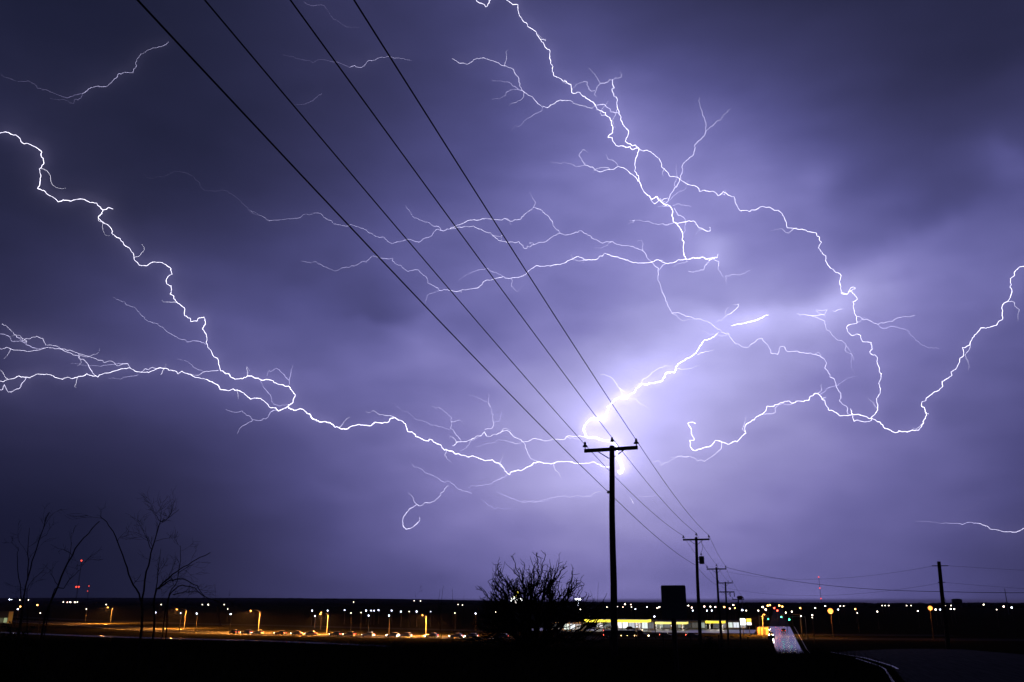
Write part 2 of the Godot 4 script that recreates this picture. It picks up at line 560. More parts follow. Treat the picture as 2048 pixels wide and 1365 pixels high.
# ---------------------------------------------------------------- bare trees
func sprout(st: SurfaceTool, a: Vector3, dir: Vector3, length: float, r: float, depth: int, twigs: SurfaceTool, spread: float, lift: float, thin := 0.004) -> void:
	var pts := [a]
	var rr := [r]
	var p := a
	var d := dir
	var steps := 4 if depth > 1 else 3
	for i in steps:
		d = (d + Vector3(rng.randfn(), rng.randfn() + lift, rng.randfn()) * 0.17).normalized()
		p += d * length / steps
		pts.append(p)
		rr.append(lerpf(r, maxf(r * 0.6, thin * 0.6), (i + 1.0) / steps))
	tube(st if depth > 2 else twigs, pts, rr, 5 if depth > 2 else 3)
	if depth <= 0:
		return
	var kids := rng.randi_range(2, 4) + (1 if thin > 0.01 and depth > 1 else 0)
	for k in kids:
		var i := rng.randi_range(1, steps)
		var side := d.cross(Vector3(rng.randfn(), rng.randfn(), rng.randfn())).normalized()
		sprout(st, pts[i], (d + side * spread * rng.randf_range(0.6, 1.2)).normalized(), length * rng.randf_range(0.5, 0.78), maxf(rr[i] * rng.randf_range(0.55, 0.85), 0.7 * thin), depth - 1, twigs, spread, lift, thin)

# a leafless crown: points spread through a dome, each joined to the nearest wood already grown
func grow_tree(t: Node3D, dome: Vector3, count: int) -> void:
	var at := [Vector3(0, -0.4, 0)]
	var from := [-1]
	var limb := [-1]
	for k in 9:                                             # the stems that fan out of the ground
		var a := deg_to_rad(-62.0 + 124.0 * k / 8.0)
		var last := 0
		var p := Vector3(sin(a) * 0.25, 0.0, rng.randf_range(-0.2, 0.2))
		for i in 5:
			p += Vector3(sin(a) * dome.x * 0.085 + rng.randfn() * 0.05, cos(a * 0.8) * dome.y * 0.11, rng.randfn() * 0.12)
			at.append(p)
			from.append(last)
			limb.append(k)
			last = at.size() - 1
	var goals := []
	for k in count:
		var a := rng.randf() * TAU
		var up := rng.randf_range(-0.02, 1.0)
		var flat := sqrt(maxf(1.0 - up * up, 0.0))
		var far := pow(rng.randf(), 0.42) * (0.9 + 0.14 * sin(a * 3.0 + up * 5.0))
		goals.append(Vector3(cos(a) * flat * dome.x * far, 0.5 + up * (dome.y - 0.5) * far, sin(a) * flat * dome.z * far))
	for g in goals:
		var best := 1
		var near := 1e9
		for i in range(1, at.size()):
			var q: Vector3 = at[i]
			if q.length() > g.length() * 0.8:                 # twigs leave the wood further in
				continue
			var l := q.distance_squared_to(g) * (1.0 if q.y < g.y + 0.1 else 2.2)
			if l < near:
				near = l
				best = i
		var a: Vector3 = at[best]
		var n := clampi(int(a.distance_to(g) / 0.15), 3, 9)
		var bow := Vector3(rng.randfn(), -absf(rng.randfn()), rng.randfn()) * a.distance_to(g) * 0.06
		var last := best
		for i in n:
			var k := (i + 1.0) / n
			at.append(a.lerp(g, k) + bow * sin(PI * k) + Vector3(rng.randfn(), rng.randfn(), rng.randfn()) * 0.03)
			from.append(last)
			limb.append(limb[best])
			last = at.size() - 1
	var grown := at.size()
	for k in count * 2:                                     # short last twigs, turning upward
		var best := rng.randi_range(60, grown - 1)
		var a: Vector3 = at[best]
		if a.y < 1.5:
			continue
		var d := (a.normalized() + Vector3(rng.randfn(), rng.randfn() + 0.25, rng.randfn()) * 0.95).normalized()
		var last := best
		var l := rng.randf_range(0.09, 0.2)
		for i in 3:
			d = (d + Vector3(rng.randfn() * 0.45, rng.randfn() * 0.3 + 0.08, rng.randfn() * 0.45)).normalized()
			at.append(at[last] + d * l)
			from.append(last)
			limb.append(limb[best])
			last = at.size() - 1
	var load_ := PackedFloat32Array()
	load_.resize(at.size())
	for i in range(at.size() - 1, 0, -1):
		load_[i] += 1.0
		load_[from[i]] += load_[i]
	var twigs := mesh_tool()
	var limbs := []
	for k in 9:
		limbs.append(mesh_tool())
	for i in range(1, at.size()):
		var r := 0.011 * pow(load_[i], 0.36)
		var r0 := minf(0.011 * pow(load_[from[i]], 0.36), r * 1.5)
		tube(limbs[limb[i]] if r > 0.03 else twigs, [at[from[i]], at[i]], [r0, r], 6 if r > 0.05 else 3)
	for k in 9:
		obj("stem", limbs[k], bark(), t)
	obj("twigs", twigs, bark(), t).set_meta("kind", "stuff")

func bark() -> Material:
	return grained("dark bark", Color(0.018, 0.014, 0.011), Color(0.05, 0.04, 0.032), 0.03, 0.5, 0.95, 11, 0.2)

func traced(label: String, foot: Vector3, limbs: Array, seed_: int, twig_len: float, twig_n: int) -> void:   # limbs: [r0, r1, [points]]
	rng.seed = seed_
	var t := thing("bare_sapling", label, "sapling", foot)
	var tw := mesh_tool()
	for limb in limbs:
		var st := mesh_tool()
		var pts := []
		var flat: Array = limb[2]
		if flat[1] < foot.y + 0.45:                          # this stem stands on the ground
			pts.append(Vector3(flat[0], ground(flat[0], flat[2]) - 0.1, flat[2]) - foot)
		for i in range(0, flat.size(), 3):
			pts.append(Vector3(flat[i], flat[i + 1], flat[i + 2]) - foot)
		var line := []
		var rr := []
		for i in range(pts.size() - 1):
			var p0: Vector3 = pts[maxi(i - 1, 0)]
			var p3: Vector3 = pts[mini(i + 2, pts.size() - 1)]
			for k in 4:
				line.append(pts[i].cubic_interpolate(pts[i + 1], p0, p3, k / 4.0) + Vector3(rng.randfn(), rng.randfn(), rng.randfn()) * 0.006)
		line.append(pts[-1])
		for i in line.size():
			rr.append(lerpf(limb[0], limb[1], float(i) / (line.size() - 1)))
		tube(st, line, rr, 5)
		obj("stem", st, bark(), t)
		for k in twig_n:
			var i := rng.randi_range(line.size() / 3, line.size() - 2)
			var d: Vector3 = (line[i + 1] - line[i]).normalized()
			var side := d.cross(Vector3(rng.randfn(), rng.randfn(), rng.randfn())).normalized()
			sprout(tw, line[i], (d + side * 0.7).normalized(), twig_len * rng.randf_range(0.4, 1.0), minf(rr[i] * 0.5, 0.005), 2, tw, 0.6, 0.2, 0.0022)
	var o := obj("twigs", tw, bark(), t)
	o.set_meta("kind", "stuff")

# ================================================================ the scene
func _ready() -> void:
	fbm.seed = 4
	fbm.frequency = 0.01
	fbm.fractal_octaves = 4
	var cam := Camera3D.new()
	cam.name = "camera"
	add_child(cam)
	cam.position = EYE
	cam.rotation_degrees = Vector3(17.3, 17.0, 0)
	cam.fov = 44.7
	cam.near = 0.1
	cam.far = 30000.0
	cam.current = true
	var we := WorldEnvironment.new()
	we.name = "environment"
	var env := Environment.new()
	env.background_mode = Environment.BG_SKY
	env.sky = Sky.new()
	env.background_energy_multiplier = 1.0
	env.tonemap_mode = Environment.TONE_MAPPER_LINEAR
	env.tonemap_exposure = 1.0
	env.fog_enabled = true
	env.fog_density = 0.00003
	env.fog_light_color = Color(0.86, 0.85, 1.0)
	env.sdfgi_enabled = true
	env.ssao_enabled = true
	env.ssil_enabled = true
	we.environment = env
	add_child(we)
	build_lightning()                                       # first, for the clouds take their light from its course
	fill_air()
	env.sky.sky_material = make_sky()

	plain("dull steel", Color(0.12, 0.12, 0.13), 0.6, 0.6)
	plain("weathered cable", Color(0.02, 0.02, 0.022), 0.7)
	build_ground()
	build_roads()
	build_buildings()
	build_poles()
	build_street()
	build_lamps()
	build_plants()

func lines(parts: Array) -> Array:          # parts: [from, to, step]
	var out := []
	for p in parts:
		var n := int(round(absf(p[1] - p[0]) / p[2]))
		for i in n:
			out.append(lerpf(p[0], p[1], float(i) / n))
	out.append(parts[-1][1])
	return out

var zs := []

func build_ground() -> void:
	zs = lines([[80.0, 20.0, 10.0], [20.0, -76.0, 2.0], [-76.0, -250.0, 6.0], [-250.0, -500.0, 50.0], [-500.0, -2500.0, 250.0], [-2500.0, -7000.0, 180.0], [-7000.0, -10000.0, 1000.0]])
	var xs := lines([[-11000.0, -6000.0, 1000.0], [-6000.0, -1000.0, 200.0], [-1000.0, -100.0, 60.0], [-100.0, -40.0, 10.0], [-40.0, 40.0, 2.0], [40.0, 100.0, 10.0], [100.0, 1000.0, 60.0], [1000.0, 3000.0, 200.0], [3000.0, 6000.0, 1000.0]])
	var st := mesh_tool()
	st.set_smooth_group(1)
	var rows := []
	for z in zs:
		var row := []
		for x in xs:
			row.append(Vector3(x, ground(x, z) + (0.05 * fbm.get_noise_2d(x * 60.0, z * 60.0) if x < 1.0 and z > -80.0 and x > -60.0 else 0.0), z))
		rows.append(row)
	for j in range(zs.size() - 1):
		for i in range(xs.size() - 1):
			tri(st, rows[j][i], rows[j + 1][i + 1], rows[j][i + 1])
			tri(st, rows[j][i], rows[j + 1][i], rows[j + 1][i + 1])
	struct("ground", st, grained("dead winter grass", Color(0.012, 0.011, 0.006), Color(0.034, 0.03, 0.016), 0.02, 5.0, 1.0, 21, 0.0, 3.0))

# a strip laid on the ground: rows of [left point, right point]
func strip(st: SurfaceTool, rows: Array, lift: float, across := 6) -> void:
	var grid := []
	for r in rows:
		var line := []
		for i in across + 1:
			var p: Vector2 = r[0].lerp(r[1], float(i) / across)
			line.append(Vector3(p.x, ground(p.x, p.y) + lift, p.y))
		grid.append(line)
	st.set_smooth_group(1)
	for j in range(grid.size() - 1):
		for i in across:
			tri(st, grid[j][i], grid[j + 1][i + 1], grid[j][i + 1])
			tri(st, grid[j][i], grid[j + 1][i], grid[j + 1][i + 1])

func along(table: Array, z: float) -> float:
	for i in range(table.size() - 1):
		if z <= table[i][0] and z >= table[i + 1][0]:
			return lerpf(table[i][1], table[i + 1][1], (table[i][0] - z) / (table[i][0] - table[i + 1][0]))
	return table[-1][1]

const LEFT := [[80.0, 1.6], [20.0, 2.0], [-25.0, 3.1], [-35.0, 3.8], [-45.0, 3.5], [-57.0, 2.8], [-100.0, 1.0], [-251.0, -1.8], [-440.0, -5.0], [-1200.0, -6.0]]
const RIGHT := [[80.0, 12.6], [20.0, 12.0], [-38.0, 11.0], [-57.0, 10.3], [-100.0, 8.0], [-200.0, 5.4], [-250.0, 4.9], [-450.0, 4.6], [-1200.0, 4.0]]

func road_rows(z0: float, z1: float, a: float, b: float) -> Array:   # between the shares a and b of the road's width
	var rows := []
	for z in zs:
		if z <= z0 and z >= z1:
			var l := along(LEFT, z)
			var r := along(RIGHT, z)
			rows.append([Vector2(lerpf(l, r, a), z), Vector2(lerpf(l, r, b), z)])
	return rows

func ribbon(centre: Array, from_side: float, to_side: float) -> Array:   # rows across a curved line of [x, z], offsets to its right
	var c := Curve2D.new()
	for i in centre.size():
		var p := Vector2(centre[i][0], centre[i][1])
		var t := Vector2.ZERO
		if i > 0 and i < centre.size() - 1:
			t = (Vector2(centre[i + 1][0], centre[i + 1][1]) - Vector2(centre[i - 1][0], centre[i - 1][1])) / 6.0
		c.add_point(p, -t, t)
	var rows := []
	var n := int(c.get_baked_length() / 6.0)
	for i in n + 1:
		var s := c.get_baked_length() * i / n
		var p := c.sample_baked(s)
		var d := (c.sample_baked(minf(s + 1.0, c.get_baked_length())) - c.sample_baked(maxf(s - 1.0, 0.0))).normalized()
		var side := Vector2(-d.y, d.x)
		rows.append([p + side * from_side, p + side * to_side])
	return rows

const HIGHWAY := [[-620, -520], [-470, -436], [-354, -378], [-262, -322], [-200, -298], [-123, -290], [-60, -300], [0, -314], [90, -328], [300, -345], [600, -350]]
const SERVICE := [[-620, -560], [-470, -480], [-354, -426], [-237, -392], [-149, -364], [-80, -349], [0, -352], [60, -360]]
const FRONTAGE := [[-340, -292], [-234, -260], [-154, -246], [-100, -222], [-60, -200]]

func build_roads() -> void:
	var dry := grained("worn dry asphalt", Color(0.018, 0.018, 0.02), Color(0.05, 0.05, 0.055), 0.05, 3.0, 0.95, 31, 0.08, 0.0, Vector3(1, 1, 0.03))
	var wet := grained("wet asphalt", Color(0.02, 0.02, 0.022), Color(0.045, 0.045, 0.05), 0.03, 7.0, 0.2, 35, 0.5)
	wet.roughness_texture = noise_tex(0.012, Color(0.3, 0.3, 0.3), Color(1, 1, 1), 39)
	wet.roughness = 0.3
	var st := mesh_tool()
	strip(st, road_rows(80.0, -76.0, 0.0, 1.0), 0.03)
	struct("hilltop_road", st, dry)
	st = mesh_tool()
	strip(st, road_rows(-75.0, -450.0, 0.0, 1.0), 0.03)
	struct("lower_road", st, wet)
	st = mesh_tool()
	strip(st, road_rows(-450.0, -1250.0, 0.0, 1.0), 0.03)
	struct("far_road", st, dry)
	var lit := grained("damp highway asphalt", Color(0.03, 0.03, 0.03), Color(0.06, 0.06, 0.06), 0.03, 7.0, 0.8, 36, 0.0)
	lit.roughness_texture = noise_tex(0.012, Color(0.6, 0.6, 0.6), Color(1, 1, 1), 40)
	var white := plain("worn white road paint", Color(0.55, 0.55, 0.52), 0.6)
	st = mesh_tool()
	strip(st, road_rows(-70.0, -450.0, 1.2, 1.22), 0.036, 1)
	tag(obj("edge_line", st, white), "white edge line along the right side of the lower road", "road marking")
	var water := plain("standing water", Color(0.01, 0.01, 0.012), 0.3)
	# water standing in the worn rut along the near road's left edge
	st = mesh_tool()
	strip(st, road_rows(-33.0, -66.0, 0.012, 0.021), 0.036, 2)
	struct("rain_water", st, water)
	st = mesh_tool()
	strip(st, road_rows(-22.0, -44.0, -0.045, -0.037), 0.05, 1)
	struct("rain_water", st, plain("muddy film of water", Color(0.01, 0.01, 0.012), 0.3))
	for r in [[HIGHWAY, -9.0, 9.0, "highway"], [SERVICE, -7.0, 9.0, "service_road"], [FRONTAGE, -3.0, 3.0, "frontage_road"]]:
		st = mesh_tool()
		strip(st, ribbon(r[0], r[1], r[2]), 0.02, 4)
		struct(r[3], st, wet if r[3] == "frontage_road" else lit)
	for k in [[-8.7, -8.3, "far"], [8.2, 8.7, "near"]]:
		st = mesh_tool()
		strip(st, ribbon(HIGHWAY.slice(1, 7), k[0], k[1]), 0.028, 1)
		tag(obj("edge_line", st, white), "white edge line along the %s side of the orange lit highway" % k[2], "road marking")
	st = mesh_tool()
	strip(st, [[Vector2(-108, -400), Vector2(-10, -400)], [Vector2(-108, -362), Vector2(-10, -358)]], 0.012, 8)
	struct("forecourt", st, grained("wet concrete", Color(0.1, 0.1, 0.1), Color(0.2, 0.2, 0.19), 0.03, 6.0, 0.35, 44))

# ---------------------------------------------------------------- buildings of the plain
func shop(label: String, at: Vector3, w: float, h: float, deep: float, wall: Color, lit: Color, lit_e: float, panes: int, parapet: Color) -> Node3D:
	var t := thing("shop_building", label, "building", at)
	var st := mesh_tool()                                   # four walls with window openings in the front
	var wm := grained("stucco %s" % wall, wall * 0.8, wall, 0.05, 4.0, 0.85, 51)
	var pw := w / panes
	box(st, Vector3(0, h / 2, -deep + 0.1), Vector3(w, h, 0.2))
	for s in [-1.0, 1.0]:
		box(st, Vector3(s * (w / 2 - 0.1), h / 2, -deep / 2), Vector3(0.2, h, deep - 0.41))
	box(st, Vector3(0, 0.25, -0.1), Vector3(w, 0.5, 0.2))
	box(st, Vector3(0, h - (h - 3.0) / 2, -0.1), Vector3(w, h - 3.0, 0.2))
	for i in panes + 1:
		box(st, Vector3(clampf(-w / 2 + i * pw, -w / 2 + 0.2, w / 2 - 0.2), 1.75, -0.1), Vector3(0.4, 2.496, 0.196))
	obj("wall", st, wm, t, false)
	st = mesh_tool()
	box(st, Vector3(0, h + 0.1, -deep / 2), Vector3(w + 0.3, 0.2, deep + 0.3))
	obj("roof", st, plain("roof felt", Color(0.04, 0.04, 0.04), 0.9), t)
	st = mesh_tool()
	box(st, Vector3(0, h - 0.3, 0.1), Vector3(w + 0.2, 0.7, 0.12))
	obj("fascia", st, plain("fascia %s" % parapet, parapet, 0.6), t)
	for i in panes:
		st = mesh_tool()
		box(st, Vector3(-w / 2 + (i + 0.5) * pw, 1.75, -0.14), Vector3(pw - 0.42, 2.48, 0.03))
		obj("lit_window", st, glow(lit.lerp([Color(1.0, 0.75, 0.7), Color(0.8, 1.0, 0.8), Color(0.8, 0.85, 1.0)][(i + panes) % 3], 0.4), lit_e * [1.2, 0.25, 0.8, 0.5, 1.1, 0.12, 0.7][(i * 3 + panes) % 7]), t)
		st = mesh_tool()
		box(st, Vector3(-w / 2 + (i + 0.5) * pw, 1.75, -0.1), Vector3(0.07, 2.48, 0.05))
		obj("window_frame", st, plain("dull steel", Color(0.12, 0.12, 0.13)), t)
	return t

func canopy(label: String, at: Vector3, w: float, deep: float, top: float, band: float, c: Color, e: float, light_e: float) -> Node3D:
	var t := thing("fuel_canopy", label, "canopy", at)
	var st := mesh_tool()
	box(st, Vector3(0, top - band / 2, -deep / 2), Vector3(w - 0.2, band - 0.1, deep - 0.2))
	obj("roof", st, plain("white painted metal", Color(0.7, 0.7, 0.68), 0.5), t)
	for k in 3:                                             # the lit band along the front, in three lengths
		st = mesh_tool()
		box(st, Vector3((k - 1) * w / 3.0, top - band / 2, 0.0), Vector3(w / 3.0 - 0.06, band, 0.12))
		obj("lit_fascia_sign", st, glow(c, e * [1.25, 0.9, 1.0][k]), t)
	for s in [-1.0, 1.0]:
		st = mesh_tool()
		box(st, Vector3(s * w / 2, top - band / 2, -deep / 2), Vector3(0.12, band, deep - 0.14))
		obj("lit_side_sign", st, glow(c, e * 0.8), t)
	for x in [-0.34, 0.34]:
		for z in [0.25, 0.75]:
			st = mesh_tool()
			box(st, Vector3(x * w, (top - band) / 2, -z * deep), Vector3(0.35, top - band - 0.02, 0.35))
			obj("column", st, plain("white painted metal", Color(0.7, 0.7, 0.68), 0.5), t)
	for x in [-0.36, -0.12, 0.12, 0.36]:
		st = mesh_tool()
		box(st, Vector3(x * w, top - band - 0.04, -deep / 2), Vector3(0.9, 0.08, 1.6))
		obj("ceiling_light", st, glow(Color(1.0, 0.97, 0.9), 5.0), t)
		var l := AreaLight3D.new()
		l.name = "light"
		l.area_size = Vector2(0.9, 1.6)
		l.light_energy = light_e
		l.light_color = Color(1.0, 0.98, 0.94)
		l.shadow_enabled = true
		t.add_child(l, true)
		l.position = Vector3(x * w, top - band - 0.1, -deep / 2)
		l.rotation_degrees.x = -90.0
	return t

func fuel_pump(label: String, at: Vector3) -> void:
	var t := thing("fuel_pump", label, "fuel pump", at, 0.0, "fuel pumps under the yellow canopies")
	var st := mesh_tool()
	box(st, Vector3(0, 0.08, 0), Vector3(1.6, 0.16, 1.0))
	obj("plinth", st, plain("kerb concrete", Color(0.3, 0.3, 0.29), 0.9), t)
	st = mesh_tool()
	prism(st, [Vector2(-0.5, 0.16), Vector2(-0.5, 1.9), Vector2(-0.42, 2.0), Vector2(0.42, 2.0), Vector2(0.5, 1.9), Vector2(0.5, 0.16)], -0.28, 0.28, 0.03)
	obj("cabinet", st, plain("white painted metal", Color(0.7, 0.7, 0.68), 0.5), t)
	st = mesh_tool()
	box(st, Vector3(0, 1.5, 0.29), Vector3(0.6, 0.4, 0.03))
	obj("display", st, glow(Color(0.9, 0.95, 1.0), 2.0), t)
	st = mesh_tool()
	tube(st, [Vector3(0.46, 1.8, 0.3), Vector3(0.62, 1.3, 0.42), Vector3(0.6, 0.6, 0.4), Vector3(0.52, 1.1, 0.3)], same(4, 0.03), 5)
	obj("hose", st, plain("tyre rubber", Color(0.015, 0.015, 0.015), 0.9), t)

func panel_sign(called: String, label: String, at: Vector3, posts: Array, post_r: float, panels: Array) -> Node3D:   # panels: [centre, size, colour, energy]
	var t := thing(called, label, "sign", at)
	for p in posts:
		var st := mesh_tool()
		tube(st, [Vector3(p[0], -0.3, -0.25), Vector3(p[0], p[1], -0.25)], [post_r, post_r * 0.8], 8)
		obj("post", st, plain("dull steel", Color(0.12, 0.12, 0.13)), t)
	for p in panels:
		var st := mesh_tool()
		box(st, p[0] + Vector3(0, 0, -0.13), Vector3(p[1].x + 0.12, p[1].y + 0.12, 0.2))
		obj("cabinet", st, plain("dull steel", Color(0.12, 0.12, 0.13)), t)
		st = mesh_tool()
		box(st, p[0], Vector3(p[1].x, p[1].y, 0.06))
		obj("lit_sign_panel", st, glow(p[2], p[3]), t)
	return t

const YELLOW := Color(1.0, 0.78, 0.06)

func build_buildings() -> void:
	rng.seed = 77
	canopy("long fuel station canopy with a bright yellow band, right behind the nearest pole", Vector3(-67.3, PLAIN, -372), 27.0, 12.0, 4.45, 1.05, YELLOW, 1.8, 14.0)
	canopy("second yellow lit canopy, partly behind the blank sign", Vector3(-46.6, PLAIN, -390), 14.6, 9.0, 3.25, 0.9, Color(1.0, 0.86, 0.2), 1.4, 8.0)
	canopy("small yellow lit canopy seen between the receding poles", Vector3(-27.6, PLAIN, -400), 8.2, 8.0, 3.6, 1.0, YELLOW, 1.5, 9.0)
	shop("white lit shop behind the long yellow canopy", Vector3(-66, PLAIN, -389), 26, 3.9, 10, Color(0.5, 0.5, 0.48), Color(0.95, 0.98, 1.0), 1.3, 9, Color(0.3, 0.3, 0.3))
	shop("pale shop with a row of lit windows behind the round tree's right side", Vector3(-87.5, PLAIN, -366), 13.4, 3.4, 9, Color(0.6, 0.6, 0.58), Color(0.95, 1.0, 0.95), 1.0, 5, Color(0.75, 0.75, 0.72))
	shop("low grey lit shop behind the second yellow canopy", Vector3(-43, PLAIN, -403), 22, 3.4, 8, Color(0.3, 0.32, 0.3), Color(0.9, 1.0, 0.92), 0.35, 7, Color(0.2, 0.2, 0.2))
	shop("low white lit shop behind the small yellow canopy", Vector3(-22, PLAIN, -412), 15, 3.4, 8, Color(0.4, 0.4, 0.4), Color(0.92, 0.97, 1.0), 0.8, 5, Color(0.2, 0.2, 0.2))
	shop("yellow green lit building cut off by the left edge", Vector3(-419, PLAIN, -381), 22, 6.4, 3, Color(0.3, 0.32, 0.2), Color(0.85, 1.0, 0.35), 0.32, 7, Color(0.2, 0.22, 0.1))
	for k in 3:
		fuel_pump("%s fuel pump from the left under the long yellow canopy" % ["first", "second", "third"][k], Vector3(-76 + k * 8.6, PLAIN + 0.02, -376))
	fuel_pump("lone fuel pump under the second yellow canopy", Vector3(-46, PLAIN + 0.02, -393.5))
	panel_sign("price_sign", "lit roadside price sign with two white panels and one yellow panel", Vector3(-11.9, PLAIN, -330), [[-1.0, 6.2], [1.2, 6.2]], 0.12, [
		[Vector3(-1.0, 5.55, 0), Vector2(2.0, 1.1), Color(0.95, 1.0, 1.0), 2.6], [Vector3(-1.0, 4.35, 0), Vector2(2.0, 1.0), Color(0.95, 1.0, 1.0), 2.4],
		[Vector3(1.2, 5.5, 0), Vector2(1.6, 1.2), Color(1.0, 0.72, 0.08), 1.9], [Vector3(1.2, 4.35, 0), Vector2(1.6, 0.9), Color(1.0, 0.93, 0.85), 2.4]])
	var t := panel_sign("tall_sign", "tall lit pole sign with white cross panel and yellow top, in the round tree", Vector3(-120, PLAIN, -400), [[0.0, 18.6]], 0.3, [
		[Vector3(0, 12.75, 0), Vector2(5.8, 1.6), Color(0.97, 1.0, 0.95), 5.0], [Vector3(0.1, 15.1, 0), Vector2(1.5, 2.6), YELLOW, 1.5], [Vector3(0.1, 13.9, 0.02), Vector2(3.0, 0.6), Color(0.95, 1.0, 0.6), 3.0],
		[Vector3(0, 10.95, 0), Vector2(1.7, 1.6), Color(1.0, 0.9, 0.85), 3.0]])
	var st := mesh_tool()
	ball(st, Vector3(0, 17.6, 0.1), 0.55)
	obj("sign_light", st, glow(ORANGE, 2.5), t)
	# orange lit shed and low wall by the crossing
	st = mesh_tool()
	t = thing("storage_shed", "small flat roofed shed lit orange, right of the price sign", "shed", Vector3(-6.6, PLAIN, -345))
	box(st, Vector3(0, 1.4, -1.5), Vector3(4.6, 2.8, 3.0))
	obj("wall", st, grained("tan siding", Color(0.3, 0.22, 0.12), Color(0.42, 0.31, 0.17), 0.05, 3.0, 0.8, 61), t)
	st = mesh_tool()
	box(st, Vector3(0, 2.88, -1.5), Vector3(5.0, 0.16, 3.4))
	obj("roof", st, plain("roof felt", Color(0.04, 0.04, 0.04), 0.9), t)
	st = mesh_tool()
	box(st, Vector3(0.8, 1.0, 0.02), Vector3(0.95, 2.0, 0.06))
	obj("door", st, plain("brown door", Color(0.08, 0.05, 0.03), 0.7), t)
	water_tower("dark water tower standing on the skyline near the right edge", Vector3(263, 0, -1476), 2.8, 7.4, 7.5, Color(0.05, 0.05, 0.055), false)
	water_tower("water tower with a reddish round tank behind the farthest pole", Vector3(-59.8, 0, -1498), 7.6, 5.2, 5.0, Color(0.3, 0.12, 0.1), true)
	mast("radio mast with red lights behind the saplings, left part of the skyline", Vector3(-1035, 0, -1085), 59.4, [[0.0, 59.4], [-2.4, 20.1], [2.4, 20.1]], 1.3)
	mast("short radio mast with two faint red lights right of the tall one", Vector3(-1706, 0, -1826), 34.6, [[0.0, 34.5], [-2.0, 22.0]], 1.1)
	mast("slim radio mast with three red lights stacked above the big orange lamp", Vector3(81, 0, -1798), 43.5, [[0.0, 43.4], [0.0, 22.7], [0.0, 3.1]], 1.15)
	st = mesh_tool()
	var f := Vector3(197, PLAIN, -878)
	tube(st, [Vector3.ZERO, Vector3(0, 12, 0), Vector3(0, 22.1, 0)], [0.5, 0.35, 0.2], 6)
	var o := obj("antenna_pole", st, plain("dull steel", Color(0.12, 0.12, 0.13), 0.6, 0.6))
	o.position = f
	tag(o, "thin dark antenna pole above the pink lamp near the right edge", "antenna")

func water_tower(label: String, at: Vector3, top: float, r: float, tall: float, c: Color, round_: bool) -> void:
	var t := thing("water_tower", label, "water tower", Vector3(at.x, PLAIN, at.z))
	var y := top - PLAIN
	var m := plain("tank paint %s" % c, c, 0.6)
	var st := mesh_tool()
	if round_:
		lathe(st, [[0.4, y - tall * 1.2], [r * 0.8, y - tall], [r, y - tall * 0.65], [r * 0.95, y - tall * 0.35], [r * 0.6, y - tall * 0.1], [0.1, y]], Transform3D(), 20)
	else:
		lathe(st, [[0.4, y - tall - 1.6], [r * 0.7, y - tall - 0.7], [r, y - tall], [r, y - 1.2], [r * 0.6, y - 0.3], [0.1, y]], Transform3D(), 20)
	obj("tank", st, m, t)
	for k in 4:
		st = mesh_tool()
		var a := TAU * (k + 0.5) / 4.0
		tube(st, [Vector3(cos(a) * r * 0.95, -0.4, sin(a) * r * 0.95), Vector3(cos(a) * r * 0.8, y - tall * 0.8, sin(a) * r * 0.8)], [0.5, 0.4], 6)
		obj("leg", st, m, t)

func mast(label: String, at: Vector3, top: float, lights: Array, r: float) -> void:
	var t := thing("radio_mast", label, "radio mast", Vector3(at.x, ground(at.x, at.z), at.z))
	var h := top - t.position.y
	var steel := plain("dark mast steel", Color(0.05, 0.04, 0.04), 0.7, 0.3)
	for k in 3:
		var a := TAU * k / 3.0
		var st := mesh_tool()
		tube(st, [Vector3(cos(a) * 1.1, -0.5, sin(a) * 1.1), Vector3(cos(a) * 0.35, h, sin(a) * 0.35)], [0.16, 0.12], 4)
		obj("leg", st, steel, t)
	var br := mesh_tool()
	var n := int(h / 2.0)
	for i in n:
		for k in 3:
			var a0 := TAU * k / 3.0
			var a1 := TAU * (k + 1) / 3.0
			var w0 := lerpf(1.1, 0.35, float(i) / n)
			var w1 := lerpf(1.1, 0.35, float(i + 1) / n)
			tube(br, [Vector3(cos(a0) * w0, h * i / n, sin(a0) * w0), Vector3(cos(a1) * w1, h * (i + 1) / n, sin(a1) * w1)], [0.06, 0.06], 3)
	obj("braces", br, steel, t).set_meta("kind", "stuff")
	for l in lights:
		var st := mesh_tool()
		ball(st, Vector3(l[0], l[1] - t.position.y, 0.8), r)
		obj("red_light", st, glow(RED, 2.2), t)
		if l[0] != 0.0:
			st = mesh_tool()
			tube(st, [Vector3(0, l[1] - t.position.y - 0.4, 0.3), Vector3(l[0], l[1] - t.position.y - 0.4, 0.5)], [0.12, 0.12], 4)
			obj("bracket", st, steel, t)

